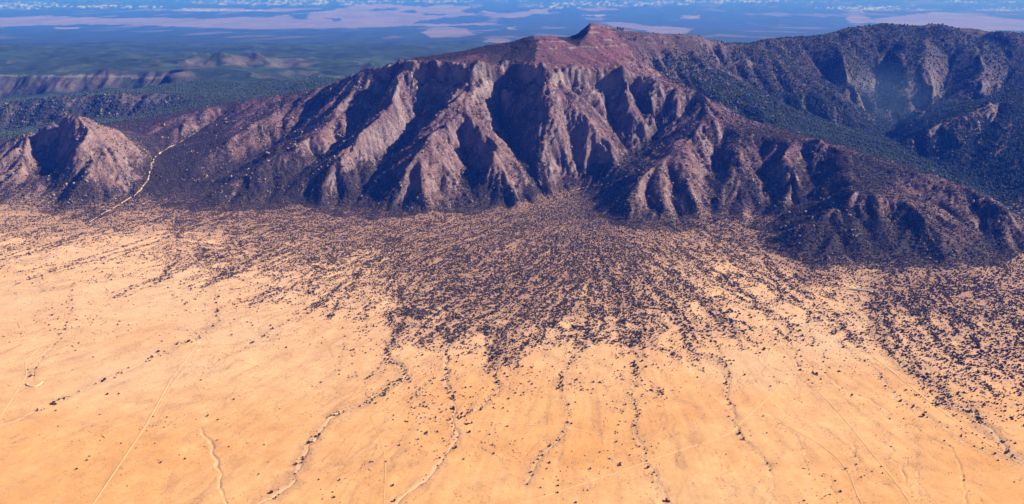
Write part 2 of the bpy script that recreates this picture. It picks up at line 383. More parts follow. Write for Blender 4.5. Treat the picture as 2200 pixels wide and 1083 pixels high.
# ledges of pale rock round the two summits
pxz, _, _ = project(XX, YY, ZZ)
summit = (YY > 4250) & (YY < 5000) & (ZZ > 590) & (pxz > 980) & (pxz < 1500)
ledge = np.zeros(shape)
for zl in (629, 655, 690, 712):
    q = ZZ - zl - 5 * fbm(XX / 120, YY / 120, 2, 77)
    brk = sstep(-.05, .22, fbm(XX / 60, YY / 60, 3, int(zl)))
    ledge = np.maximum(ledge, summit * brk * np.clip(1 - np.abs(q) / 3.2, 0, 1))
    ZZ = ZZ + summit * brk * 5.0 * (sstep(-3, 3, q) - sstep(0, 28, q))
# soft relief of the plain, in fans round the canyon mouth
apex = on_plain(1255, 440)
def polar(X, Y):
    dx, dy = X - apex[0], apex[1] - Y
    return np.arctan2(dx, dy + 1e-9), np.hypot(dx, dy)
th, rr = polar(XX, YY)
pl = (1 - mt) * (YY < 3800)
ZZ += pl * (1.1 * fbm(XX / 160, YY / 160, 3, 401) + 0.7 * fbm(th * 60, rr / 260, 3, 411))

# carve the washes
bed = np.zeros(shape); bedc = np.zeros(shape)
_, PYc, _ = project(XX, YY, ZZ)
def near_paths(paths, R, reach=30.0):
    """for every path: the terrain vertices within reach and their distance to it"""
    for P, extra in zip(paths, R):
        y0, y1 = P[:, 1].min() - reach, P[:, 1].max() + reach
        r0, r1 = np.searchsorted(YR, y0), np.searchsorted(YR, y1)
        best = {}
        D = densify(P, 2.5)
        sub = np.full((r1 - r0, NC), 1e9)
        ri = np.searchsorted(YR, D[:, 1]) - r0
        ci = np.searchsorted(UC, D[:, 0] / D[:, 1])
        for a in range(-4, 5):
            for b in range(-9, 10):
                r, c = ri + a, ci + b
                k = (r >= 0) & (r < r1 - r0) & (c >= 0) & (c < NC)
                rk, ck = r[k], c[k]
                dist = np.hypot(XX[r0 + rk, ck] - D[k, 0], YY[r0 + rk, ck] - D[k, 1])
                np.minimum.at(sub, (rk, ck), dist)
        yield r0, r1, sub, extra
wmod = .45 + 1.5 * np.clip(.5 + fbm(XX / 55, YY / 55, 3, 461), 0, 1)
rills = []                                        # faint rills that fan out over the grass
for k in range(60):
    a0 = -1.15 + 2.2 * (k + rng.uniform(-.4, .4)) / 59; r0_ = rng.uniform(850, 1400); r1_ = r0_ + rng.uniform(350, 1100)
    rr_ = np.arange(r0_, r1_, 8.0); aa = a0 + .10 * fbm(rr_ / 260, rr_ * 0 + k, 4, 470 + k)
    px_, py_ = apex[0] + np.sin(aa) * rr_, apex[1] - np.cos(aa) * rr_
    ok = (py_ > 1250) & (np.abs(px_) < .66 * py_) & (py_ < foot_at(px_) - 200)
    if ok.sum() > 20: rills.append(np.stack([px_, py_, plain_z(py_)], 1)[ok])
RILL = [(None, rng.uniform(1.0, 1.9), rng.uniform(.5, 1.3), rng.uniform(0, .3), .25) for _ in rills]
canyon = [wiggle(P, 10, 77) for l, P in zip(LINES, SKEL) if l[0] in ((1110,180,4120), (1345,200,4070))]
for r0, r1, dist, _n in near_paths(canyon, [0, 0]):
    ZZ[r0:r1] -= 9 * (1 - sstep(3, 15, dist)) * mt[r0:r1]
for r0, r1, dist, (pts, hw, dep, br, tr) in near_paths(WPATH + rills, WASHES + RILL):
    dist = dist / wmod[r0:r1]
    f = 1 - sstep(hw * 0.4, hw * 1.6, dist)
    ZZ[r0:r1] -= .42 * dep * (.5 + .5 * sstep(650, 800, PYc[r0:r1])) * f * np.clip(pl[r0:r1] + .3, 0, 1)
    bed[r0:r1] = np.maximum(bed[r0:r1], (1 - sstep(hw * .3, hw * 1.0, dist)) * br * .5 * sstep(680, 800, PYc[r0:r1]))
    bedc[r0:r1] = np.maximum(bedc[r0:r1], (1 - sstep(hw * 1.0, hw * 7, dist)) * (0.15 + .5 * tr))

def ground(X, Y):
    """height of the built mesh at (X, Y)"""
    X = np.asarray(X, float); Y = np.asarray(Y, float)
    rj = np.clip(np.interp(Y, YR, np.arange(NR)), 0, NR - 1.001); cu = np.clip(np.interp(X / np.maximum(Y, 1), UC, np.arange(NC)), 0, NC - 1.001)
    j, i = rj.astype(int), cu.astype(int); fj, fi = rj - j, cu - i
    return (ZZ[j, i] * (1 - fi) + ZZ[j, i + 1] * fi) * (1 - fj) + (ZZ[j + 1, i] * (1 - fi) + ZZ[j + 1, i + 1] * fi) * fj
def samp(A, X, Y):
    rj = np.clip(np.interp(Y, YR, np.arange(NR)), 0, NR - 1.001); cu = np.clip(np.interp(X / np.maximum(Y, 1), UC, np.arange(NC)), 0, NC - 1.001)
    return A[np.round(rj).astype(int), np.round(cu).astype(int)]

# slopes of the finished mesh
def normals():
    V = np.stack([XX, YY, ZZ], -1)
    du = np.empty_like(V); dv = np.empty_like(V)
    du[:, 1:-1] = V[:, 2:] - V[:, :-2]; du[:, 0] = V[:, 1] - V[:, 0]; du[:, -1] = V[:, -1] - V[:, -2]
    dv[1:-1] = V[2:] - V[:-2]; dv[0] = V[1] - V[0]; dv[-1] = V[-1] - V[-2]
    n = np.cross(du, dv); return n / np.linalg.norm(n, axis=-1, keepdims=True)
NN = normals()
slope = np.sqrt(np.maximum(0, 1 - NN[..., 2] ** 2)) / np.maximum(NN[..., 2], .05)
PX, PY, PD = project(XX, YY, ZZ)

# ------------------------------------------------------------------ where plants grow (0..1), as a map over the ground
# (pixel x, pixel y, cover) sampled on the plain
COVER = [(0,470,.45),(0,520,.3),(0,570,.10),(0,620,.01),(120,480,.5),(150,540,.12),(150,600,.03),(250,470,.65),(260,520,.16),(280,575,.10),(300,640,.02),
 (400,470,.8),(400,520,.35),(400,570,.28),(420,620,.08),(450,680,.03),(560,470,.88),(560,520,.68),(560,570,.45),(570,620,.20),(580,680,.03),(700,480,.85),(700,540,.7),(700,590,.4),(720,640,.27),(720,700,.04),
 (800,490,.85),(800,550,.6),(800,600,.40),(800,660,.24),(800,720,.09),(870,500,.95),(880,560,.76),(890,620,.68),(900,680,.6),(910,730,.5),(900,765,.04),(1000,500,.95),(1000,560,.9),(1000,640,.8),(1000,700,.65),(1010,745,.2),(1010,800,.01),
 (1090,720,.7),(1080,760,.65),(1090,800,.1),(1150,500,.97),(1150,580,.9),(1150,660,.75),(1150,730,.5),(1160,775,.04),(1250,510,.95),(1230,430,.95),(1180,440,.95),(1270,450,.97),(1250,580,.85),(1250,650,.65),(1250,720,.5),(1250,770,.05),(1330,560,.8),(1350,640,.7),(1350,720,.5),(1330,770,.06),
 (1390,730,.6),(1400,770,.15),(1450,530,.7),(1450,600,.6),(1450,680,.5),(1460,740,.2),(1470,800,.02),(1560,540,.6),(1560,600,.4),(1570,680,.28),(1580,750,.10),(1600,820,.01),(1660,570,.4),(1660,640,.3),(1670,700,.12),(1680,780,.02),(1740,600,.75),(1740,640,.22),(1760,700,.14),(1780,760,.03),
 (1800,600,.45),(1820,650,.12),(1830,690,.22),(1900,630,.8),(1900,700,.55),(1960,760,.4),(1980,640,.8),(2000,700,.65),(2050,760,.5),(2050,820,.35),(2100,640,.75),(2120,720,.6),(2120,800,.45),(2130,870,.25),(2190,650,.75),(2190,740,.6),(2190,830,.35),(2190,900,.14),(2100,900,.2),(2180,950,.05),
 (1900,800,.02),(2000,900,.01),(2100,1000,.0),(0,800,.0),(300,800,.0),(600,800,.0),(0,1083,.0),(500,1083,.0),(1000,1083,.0),(1500,1083,.0),(2000,1083,.0),(2300,1083,.0),(700,900,.0),(1200,900,.0),(1500,900,.0),(1800,900,.0),(-200,480,.4),(-200,600,.02),(2350,700,.6),(2350,900,.2)]
FANS = [[(1190,520),(1080,590),(960,640),(880,690)],[(1230,520),(1130,610),(1010,690),(955,745)],[(1250,520),(1180,620),(1100,700),(1055,760)],[(1260,530),(1220,640),(1190,700),(1085,785)],[(1280,540),(1270,640),(1258,750)],[(1300,540),(1330,640),(1342,745)],
 [(1310,530),(1370,620),(1378,770)],[(1320,530),(1430,640),(1480,740),(1490,785)],[(1330,520),(1450,580),(1540,680),(1590,750)],[(1280,490),(1360,530),(1430,545)],[(1450,520),(1560,600),(1650,680),(1705,715)],[(1500,500),(1600,580),(1700,650),(1760,690)],
 [(850,480),(760,540),(680,580),(560,650)],[(760,470),(640,530),(520,580),(430,620)],[(640,470),(500,530),(380,580),(250,640)],[(1150,470),(1000,530),(900,575),(862,640)],[(480,470),(300,530),(120,580),(0,620)],[(300,470),(150,520),(0,560)],[(880,500),(790,570),(690,640),(640,690)],
 [(1900,600),(1960,680),(2060,780),(2140,850)],[(2000,600),(2060,700),(2150,790),(2220,850)],[(2100,590),(2160,680),(2220,760)],[(1880,630),(1900,720),(1990,810)],[(2050,590),(2120,640),(2200,700)],[(1600,540),(1720,620),(1800,700),(1870,760)],[(1120,480),(1060,540),(930,620),(870,680)],[(1220,500),(1120,570),(990,660),(905,745)]]
FC, FX0, FX1, FY0, FY1 = 5.0, -3000.0, 3200.0, 1300.0, 3700.0
FNX, FNY = int((FX1 - FX0) / FC), int((FY1 - FY0) / FC)
FD = np.full((FNY, FNX), 99.0)
for k_, ln in enumerate(FANS):
    for v_ in range(4):
        q = np.array(ln, float); q = q + (v_ > 0) * rng.normal(0, 1, q.shape) * (26, 9)
        q = np.array([q[0]] + [(q[i] + q[i + 1]) / 2 * (1, 1) for i in range(len(q) - 1)] + [q[-1]])
        P = on_plain(q[:, 0], q[:, 1]); D = densify(P, 6.0); Ls = np.arange(len(D)) * 6.0
        dd = np.gradient(D[:, :2], axis=0); nn_ = np.stack([-dd[:, 1], dd[:, 0]], 1) / (np.linalg.norm(dd, axis=1, keepdims=True) + 1e-6)
        D = D[:, :2] + nn_ * (34 * fbm(Ls / 230, Ls * 0 + k_ + .37 * v_, 4, 540 + k_))[:, None]
        ci, ri = ((D[:, 0] - FX0) / FC).astype(int), ((D[:, 1] - FY0) / FC).astype(int)
        for a in range(-4, 5):
            for b in range(-4, 5):
                r_, c_ = ri + a, ci + b; ok = (r_ >= 0) & (r_ < FNY) & (c_ >= 0) & (c_ < FNX)
                np.minimum.at(FD, (r_[ok], c_[ok]), math.hypot(a, b) * FC + (0 if v_ == 0 else 3.0))
def fan_line(X, Y):
    i = np.clip((X - FX0) / FC - .5, 0, FNX - 1.01).astype(int); j = np.clip((Y - FY0) / FC - .5, 0, FNY - 1.01).astype(int)
    return FD[j, i]
cv = np.array(COVER)
def cover_px(px, py):
    q = np.stack([px, py * 1.7], -1); out = np.zeros(px.shape); w = np.zeros(px.shape)
    for a, b, c in cv:
        d2 = (px - a) ** 2 + ((py - b) * 1.7) ** 2 + 150.0
        k = 1.0 / (d2 * d2 * np.sqrt(d2)); out += k * c; w += k
    return out / w
def plain_cover(X, Y):
    px, py, _ = project(X, Y, plain_z(Y))
    wv = 75 * fbm(X / 190, Y / 190, 4, 535); wv2 = 26 * fbm(X / 130, Y / 130, 3, 537)
    base = cover_px(np.clip(px + wv, -300, 2500), np.clip(py + wv2, 430, 1120))
    fd = fan_line(X, Y); ln = np.exp(-(fd / 7.5) ** 2); gap = np.exp(-((fd - 15) / 5.0) ** 2)
    th, r = polar(X, Y)
    th = th + .10 * fbm(X / 260, Y / 260, 3, 530) + .05 * fbm(X / 110, Y / 110, 3, 531)
    st = fbm(th * 24, r / 420, 3, 501) * .9 + fbm(th * 75, r / 160, 2, 511) * 1.1 + fbm(th * 170, r / 90, 2, 513) * .8 + fbm(X / 60, Y / 60, 3, 521) * .5
    lo = np.clip(1.0 - base, .35, 1)
    return np.clip(base * (1 - .22 * base) + (lo * base * 1.3 + (base > .04) * .08) * st + (.22 + .65 * np.sqrt(np.clip(base, 0, 1))) * ln * (base > .012) - .3 * base * gap, 0, 1)

def inside_poly(px, py, poly):
    r = np.zeros(px.shape, bool); n = len(poly)
    for i in range(n):
        (xa, ya), (xb, yb) = poly[i], poly[(i + 1) % n]
        if ya == yb: continue
        k = ((ya > py) != (yb > py)) & (px < (xb - xa) * (py - ya) / (yb - ya) + xa); r ^= k
    return r
wood = inside_poly(PX, PY, [(1030,100),(1090,90),(1145,75),(1153,100),(1148,132),(1100,128),(1060,112)]) | inside_poly(PX, PY, [(1200,82),(1270,44),(1264,66),(1238,99)]) | inside_poly(PX, PY, [(880,128),(1000,108),(1040,99),(1060,110),(960,128)])
wood = wood & (YY > 4080) & (YY < 5100)
cover = np.zeros(shape)
m = (YY > 1300) & (YY < 3850) & (mt < .999)
cover[m] = plain_cover(XX[m], YY[m])
# on the slopes: more in hollows, low down and on back sides; left-hand sides denser to darken their shade, sunny spurs thinner
hol = blur(HG, 40) - blur(HG, 4)
hollow = np.clip(bil(hol, XX, YY) / 14.0, -1, 1)
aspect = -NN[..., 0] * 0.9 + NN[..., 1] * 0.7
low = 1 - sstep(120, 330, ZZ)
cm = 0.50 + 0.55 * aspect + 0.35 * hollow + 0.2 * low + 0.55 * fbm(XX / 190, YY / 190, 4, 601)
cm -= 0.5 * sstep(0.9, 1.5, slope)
BIAS = np.array([(350,380,.5),(450,300,.4),(420,420,.5),(550,290,-.2),(520,330,-.1),(560,400,.3),(650,400,.2),(700,430,.4),(650,240,-.1),(620,330,-.1),(750,300,-.2),(800,410,.55),(780,440,.5),(930,360,-.5),(950,420,-.3),(1060,400,.5),(1040,440,.5),(1080,330,-.4),(1100,400,-.2),(1150,300,.4),(1180,350,.2),(1160,420,.45),(1250,300,-.4),(1300,330,-.1),(1280,420,.55),(1330,370,.5),(1230,460,.5),(1420,420,-.3),(1450,380,-.3),(1350,460,-.2),(1400,250,.1),(1500,250,.3),(1560,430,0),(1600,380,.2),(1700,380,.3),(1740,340,.2),(1800,380,.5),(1850,380,.5),(1680,470,0),(1640,450,-.1),(1840,500,.9),(1900,540,.8),(1800,560,.8),(1940,500,.7),(1750,530,.9),(2000,430,-.1),(2050,500,0),(1960,400,-.2),(2150,520,.1),(180,290,-.4),(220,330,-.4),(250,290,-.2),(280,370,.1),(130,380,.3),(180,410,.3),(40,360,-.5),(60,420,-.1),(330,270,.1),(420,260,0),(350,230,.4),(2150,300,0),(2080,350,.5),(1950,350,.6),(1700,250,.5),(1900,100,.6),(1700,130,.3),(1450,130,0),(2050,150,.1),(2150,180,.2),(1350,110,-.3),(1200,110,-.7),(1270,90,-.5),(1225,70,.5),(1080,108,.6),(1020,125,.0),(1350,90,-.4),(200,230,.5),(60,260,.5)], float)
num = np.zeros(shape); den = np.full(shape, 1e-12)
mm = mt > 0
for a, b, v in BIAS:
    w = 1.0 / (((PX[mm] - a) ** 2 + ((PY[mm] - b) * 1.3) ** 2 + 300.0) ** 2)
    num[mm] += w * v; den[mm] += w
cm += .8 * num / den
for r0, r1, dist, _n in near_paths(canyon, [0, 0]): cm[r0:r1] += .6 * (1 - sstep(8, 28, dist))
cm = np.where(wood, np.maximum(cm, .85 + .3 * fbm(XX / 40, YY / 40, 2, 607)), cm)
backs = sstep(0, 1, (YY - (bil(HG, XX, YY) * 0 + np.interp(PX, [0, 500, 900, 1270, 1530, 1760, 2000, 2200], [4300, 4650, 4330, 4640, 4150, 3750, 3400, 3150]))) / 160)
cm += backs * 0.28
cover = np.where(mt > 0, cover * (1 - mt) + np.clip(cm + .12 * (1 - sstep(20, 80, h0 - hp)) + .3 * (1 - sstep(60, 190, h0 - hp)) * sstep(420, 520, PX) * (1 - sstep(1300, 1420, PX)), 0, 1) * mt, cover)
cover = np.clip(cover, 0, 1)

# ------------------------------------------------------------------ ground colours (albedo)
def mix(a, b, t): return a + (b - a) * t[..., None]
C = lambda *v: np.array(v, float)
n1, n2, n3 = fbm(XX / 300, YY / 300, 4, 701), fbm(XX / 45, YY / 45, 3, 711), fbm(th * 90, rr / 300, 3, 721)
n0 = fbm(XX / 700, YY / 700, 3, 731)
straw, straw2, pale = C(.56, .295, .120), C(.49, .235, .082), C(.57, .345, .19)
ygrad = sstep(1500, 2500, YY + 250 * n0)[..., None]
straw = C(.58, .300, .120) * (1 - ygrad) + C(.585, .365, .23) * ygrad
straw2 = C(.52, .25, .088) * (1 - ygrad) + C(.55, .325, .195) * ygrad
col = mix(straw * np.ones(shape + (1,)), straw2, np.clip(.45 + .9 * n1 + .6 * n3, 0, 1))
col = mix(col, pale, np.clip(.25 + 1.5 * n0 + .3 * n2, 0, 1) * .6)
col *= (1 + .16 * n2 + .12 * n3)[..., None]
for a, b, rx, ry in ((300, 790, 170, 55), (1790, 730, 120, 60), (1620, 800, 110, 50), (480, 700, 160, 40)):
    gm = 1 - sstep(.5, 1.2, np.sqrt(((PX - a) / rx) ** 2 + ((PY - b) / ry) ** 2) + .5 * n1)
    col = mix(col, C(.52, .345, .23), gm * .4 * (YY < 3300))
toe = 1 - sstep(-60, 420, foot_at(XX) - YY + 420 * n1 + 120 * n2)
col = mix(col, C(.29, .175, .125), toe * pl * .8)
pinky = C(.41, .235, .165); mouth = 1 - sstep(.35, 1.15, np.sqrt(((PX - 1215) / 190) ** 2 + ((PY - 445) / 85) ** 2) + .5 * n1 + .25 * n2); blur_map = cover_px(np.clip(PX, -300, 2500), np.clip(PY, 430, 1120))
col = mix(col, pinky, sstep(.05, .5, cover) * .8 * pl)
col = mix(col, C(.235, .13, .095), sstep(.45, .9, blur_map) * .75 * pl)
col = mix(col, C(.125, .082, .066), np.clip(mouth, 0, 1) * .75 * pl * (YY > 2600) * (YY < 3800))
dr = sstep(.055, .0, np.abs(fbm(th * 34 + .9 * fbm(XX / 200, YY / 200, 3, 431), rr / 700, 3, 433))) * sstep(-.3, .3, fbm(XX / 220, YY / 220, 2, 435))
dr2 = sstep(.05, .0, np.abs(fbm(th * 90 + .9 * fbm(XX / 120, YY / 120, 3, 441), rr / 330, 3, 443))) * sstep(-.1, .3, fbm(XX / 260, YY / 260, 2, 445))
drain = np.clip(dr + .7 * dr2, 0, 1) * pl * sstep(600, 1000, rr)
col = mix(col, C(.36, .19, .095), drain * .55)
wisp = sstep(.15, .5, fbm(th * 120 + fbm(XX / 90, YY / 90, 2, 451), rr / 140, 3, 453)) * pl
col = mix(col, C(.60, .36, .19), wisp * .3)
col = mix(col, C(.33, .19, .12), bedc * pl * .6)
sandc = C(.66, .46, .30)
col = mix(col, sandc, np.clip(bed, 0, 1))
# slopes
rockn = fbm(XX / 60, YY / 60, 4, 741)
earth = mix(C(.128, .066, .066) * np.ones(shape + (1,)), C(.185, .100, .092), np.clip(.5 + 1.1 * fbm(XX / 240, YY / 240, 3, 751), 0, 1))
tanearth = C(.22, .128, .09)
earth = mix(earth, tanearth, np.clip(low + .5 * n1, 0, 1) * .6)
warm_l = sstep(420, 200, PX) * (YY < 4200)
earth = mix(earth, C(.30, .19, .135), np.clip(warm_l, 0, 1) * .6)
rock = mix(C(.125, .082, .080) * np.ones(shape + (1,)), C(.285, .205, .172), np.clip(.5 + 1.2 * rockn, 0, 1))
earth = mix(earth, rock, sstep(.95, 1.5, slope + .5 * rockn) * (1 - .85 * sstep(1660, 1720, PX) * (PY > 430)))
outc = sstep(.26, .40, fbm(XX / 38, YY / 38, 3, 771)) * sstep(.35, .6, slope)
earth = mix(earth, C(.30, .23, .18), outc * .6)
# red soil of the two summits
red = ~wood * sstep(520, 600, ZZ) * (YY < 5200) * (YY > 4080) * sstep(1.2, .7, slope)
earth = mix(earth, C(.165, .066, .068), np.clip(red * (.62 + .8 * n1 + .4 * n2), 0, 1))
earth = mix(earth, C(.36, .29, .25), ledge * .8)
scrub = C(.048, .033, .029)
earth = mix(earth, scrub, np.clip(cover * 1.1 - .12, 0, 1) * .82)  # scrub colour; through the aspect term it also paints shade onto left-hand slopes
forest = C(.016, .029, .021)
bf = np.clip(backs * sstep(.45, .8, cover), 0, 1)
earth = mix(earth, forest, bf * .9)
for a, b, rx, ry in ((925, 365, 85, 85), (1420, 415, 110, 75), (1090, 360, 55, 80), (1250, 290, 70, 60), (30, 345, 80, 60), (215, 320, 80, 70), (110, 425, 120, 30), (1640, 440, 45, 35), (600, 280, 80, 50), (740, 285, 50, 50), (2030, 470, 80, 60), (1010, 200, 40, 60)):
    gm = 1 - sstep(.45, 1.15, np.sqrt(((PX - a) / rx) ** 2 + ((PY - b) / ry) ** 2) + .7 * n1)
    earth = mix(earth, C(.31, .205, .145) if b > 250 and a < 400 else C(.285, .175, .125), gm * .42 * (YY < 4300) * np.clip(1.25 - cover, .2, 1))
cliffrock = sstep(.9, 1.25, slope + .35 * rockn) * sstep(400, 470, ZZ) * (YY < 4400)
earth = mix(earth, C(.36, .285, .215), cliffrock * np.clip(.35 + 1.1 * rockn, 0, 1))
earth = earth * C(.74, .71, .90)
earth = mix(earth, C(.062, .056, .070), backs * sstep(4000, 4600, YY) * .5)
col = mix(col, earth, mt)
# forested hills and far plains
fl = sstep(5000, 5800, YY)
fcol = mix(forest * np.ones(shape + (1,)), C(.030, .050, .032), np.clip(.5 + fbm(XX / 500, YY / 500, 4, 801), 0, 1))
col = mix(col, fcol, fl * np.clip(1 - sstep(520, 600, ZZ) * (PX > 1200), 0, 1))
FARP = [[(0,38),(120,35),(230,40),(330,38),(440,40),(520,36),(600,33),(700,25),(760,12),(830,8),(900,15),(960,10),(1020,15),(990,25),(1030,32),(960,38),(900,45),(870,55),(780,60),(640,62),(500,62),(400,58),(300,54),(200,52),(80,55),(0,58),(-150,50),(-150,40)],
 [(905,70),(930,60),(960,57),(1000,62),(1018,75),(985,80),(925,80)],[(1030,20),(1070,27),(1100,28),(1140,22),(1190,18),(1170,25),(1195,30),(1150,30),(1110,38),(1060,37),(1035,28)],
 [(870,50),(940,52),(1010,50),(1070,50),(1040,55),(960,55),(880,57)],[(1285,50),(1340,48),(1400,55),(1490,62),(1480,72),(1420,72),(1360,62)],
 [(1840,45),(1890,38),(1960,32),(2010,25),(2080,30),(2150,40),(2200,42),(2350,45),(2350,68),(2200,65),(2100,68),(2000,62),(1920,55)],[(1815,38),(1840,33),(1865,36),(1870,45),(1850,52),(1820,48)],
 [(1700,80),(1760,73),(1810,74),(1840,70),(1800,80),(1740,84)],[(1465,33),(1500,33),(1505,42),(1465,40)],[(1030,90),(1060,82),(1100,85),(1090,92)],[(115,58),(180,58),(160,63),(120,62)],
 [(380,20),(470,17),(560,21),(640,17),(700,20),(600,25),(480,25),(400,24)],[(1240,20),(1290,16),(1330,20),(1280,24)]]
HOLES = [[(615,28),(640,25),(665,30),(655,37),(670,42),(630,40)],[(520,33),(600,31),(610,34),(540,37)],[(700,38),(730,40),(735,45),(720,46)],[(860,25),(890,20),(900,25),(880,30)],[(780,20),(840,17),(860,20),(800,25)],[(905,28),(960,30),(950,34),(910,33)]]
gr = np.zeros(shape); w = YY > 5600
wpx = PX[w] + 14 * fbm(XX[w] / 900, YY[w] / 2400, 4, 821); wpy = PY[w] + 3.2 * fbm(XX[w] / 900, YY[w] / 2400, 4, 822)
g_ = np.zeros(w.sum())
for p in FARP: g_ = np.maximum(g_, inside_poly(wpx, wpy, p))
for p in HOLES: g_ *= ~inside_poly(wpx, wpy, p)
gr[w] = g_
gr *= .75 + .5 * np.clip(fbm(XX / 1200, YY / 3000, 4, 823) + .3, 0, 1)
gr = np.maximum(gr, sstep(.22, .4, fbm(XX / 1400, YY / 5200, 5, 824)) * .5 * sstep(15000, 20000, YY))
bare = C(.17, .13, .155)
col = mix(col, bare, np.clip(gr, 0, 1) * sstep(8500, 12500, YY) * .85)
barehill = np.zeros(shape)
for a, b, rx, ry in [(430,138,45,12),(520,133,60,12),(620,138,50,9),(380,160,40,8),(120,185,60,16),(30,180,40,18),(235,172,40,16),(330,245,80,12)]:
    w = (YY > 5200) & (YY < 9500)
    barehill[w] = np.maximum(barehill[w], 1 - sstep(.6, 1.1, np.sqrt(((PX[w] - a) / rx) ** 2 + ((PY[w] - b) / ry) ** 2) + .8 * fbm(XX[w] / 250, YY[w] / 250, 3, 861)))
face = sstep(.22, .42, slope) * (YY > 4900) * (YY < 10500) * (ZZ < 400)
rockh = np.clip(face * sstep(-.25, .25, fbm(XX / 260, YY / 260, 4, 871) + .25 * (YY < 7000)), 0, 1)
col = mix(col, C(.105, .078, .080), rockh * .4)
rimw = sstep(.3, .45, slope) * (YY > 6250) * (YY < 6600) * (PX < 420) * (np.abs(ZZ - 246 - 6 * fbm(XX / 100, YY / 100, 2, 3)) < 7)
col = mix(col, C(.45, .40, .36), rimw * .25)
col = mix(col, C(.14, .095, .095), barehill * sstep(-.1, .25, NN[..., 0] + .2) * .4)  # bare ground tint only on right-hand slopes, painting in their sunlit side
town = np.zeros(shape)
for k, (a, b, rx, ry) in enumerate([(700,3,330,3),(1330,8,170,5),(1200,14,60,4),(1560,3,170,3),(1870,18,110,7),(60,12,90,9),(2150,20,60,5),(420,22,120,3),(1000,3,60,2),(2100,4,90,2),(1280,33,40,2),(1100,60,14,4),(1985,22,40,3),(240,14,120,4),(620,8,200,4)]):
    w = YY > 12000
    town[w] = np.maximum(town[w], (1 - sstep(.6, 1.0, np.sqrt(((PX[w] - a) / rx) ** 2 + ((PY[w] - b) / ry) ** 2) + .9 * fbm(XX[w] / 900, YY[w] / 2500, 4, 880 + k))))
town *= sstep(-.02, .22, fbm(XX / 230, YY / 900, 3, 899))
col = mix(col, C(.55, .52, .50), town * .42)
col = np.clip(col, .01, .8)

# ------------------------------------------------------------------ materials
def nt(name):
    m = bpy.data.materials.new(name); m.use_nodes = True
    t = m.node_tree; b = t.nodes["Principled BSDF"]; b.inputs["Specular IOR Level"].default_value = 0.1; b.inputs["Roughness"].default_value = .95
    return m, t, b
def N(t, typ, **kw):
    n = t.nodes.new(typ)
    for k, v in kw.items():
        if k.startswith("i_"): n.inputs[k[2:]].default_value = v
        else: setattr(n, k, v)
    return n
def ground_mat(name, scales, amps, bump=0.0, bscale=0.2, bdist=1.0, speck=False):
    m, t, b = nt(name)
    a = N(t, "ShaderNodeVertexColor", layer_name="Col"); tc = N(t, "ShaderNodeNewGeometry")
    cur = a.outputs[0]
    for s, am in zip(scales, amps):
        n = N(t, "ShaderNodeTexNoise"); n.inputs["Scale"].default_value = s; n.inputs["Detail"].default_value = 5; n.inputs["Roughness"].default_value = .65
        t.links.new(tc.outputs["Position"], n.inputs["Vector"])
        r = N(t, "ShaderNodeMapRange"); r.inputs[1].default_value = .3; r.inputs[2].default_value = .7; r.inputs[3].default_value = 1 - am; r.inputs[4].default_value = 1 + am
        t.links.new(n.outputs["Fac"], r.inputs[0])
        v = N(t, "ShaderNodeVectorMath", operation='SCALE'); t.links.new(cur, v.inputs[0]); t.links.new(r.outputs[0], v.inputs["Scale"])
        cur = v.outputs[0]
    if speck:
        for sc_, lo_, hi_, off, sg, cc in ((.16, .02, .10, .30, 1, (.035, .026, .022, 1)), (.10, .03, .10, -.72, -1, (.40, .31, .25, 1))):
            n = N(t, "ShaderNodeTexNoise"); n.inputs["Scale"].default_value = sc_; n.inputs["Detail"].default_value = 3; n.inputs["Roughness"].default_value = .6
            t.links.new(tc.outputs["Position"], n.inputs["Vector"])
            k1 = N(t, "ShaderNodeMath", operation='MULTIPLY_ADD')       # cover * .36 + noise
            k1.inputs[1].default_value = .36 * sg; t.links.new(a.outputs["Alpha"], k1.inputs[0]); t.links.new(n.outputs["Fac"], k1.inputs[2])
            r = N(t, "ShaderNodeMapRange"); base = .62 if sg > 0 else .60
            r.inputs[1].default_value = base; r.inputs[2].default_value = base + .07; t.links.new(k1.outputs[0], r.inputs[0])
            fm_ = N(t, "ShaderNodeMath", operation='MULTIPLY'); fm_.inputs[1].default_value = .85 if sg > 0 else .55; t.links.new(r.outputs[0], fm_.inputs[0])
            mx = N(t, "ShaderNodeMix", data_type='RGBA'); mx.inputs[7].default_value = cc
            t.links.new(fm_.outputs[0], mx.inputs[0]); t.links.new(cur, mx.inputs[6]); cur = mx.outputs[2]
    t.links.new(cur, b.inputs["Base Color"])
    if bump:
        n = N(t, "ShaderNodeTexNoise"); n.inputs["Scale"].default_value = bscale; n.inputs["Detail"].default_value = 6; n.inputs["Roughness"].default_value = .7
        t.links.new(tc.outputs["Position"], n.inputs["Vector"])
        bp = N(t, "ShaderNodeBump"); bp.inputs["Strength"].default_value = bump; bp.inputs["Distance"].default_value = bdist
        t.links.new(n.outputs["Fac"], bp.inputs["Height"]); t.links.new(bp.outputs[0], b.inputs["Normal"])
    return m
M_plain = ground_mat("dry_grass", (.012, .12, .5), (.08, .10, .10), .4, .25, .8)
M_rock = ground_mat("rocky_slope", (.03, .12, .3), (.25, .30, .25), 1.0, .09, 8.0, speck=True)
M_forest = ground_mat("forest_ground", (.004, .03, .08), (.15, .25, .35), .55, .05, 9.0)
M_far = ground_mat("far_plain_ground", (.0006, .003, .012), (.12, .2, .2))

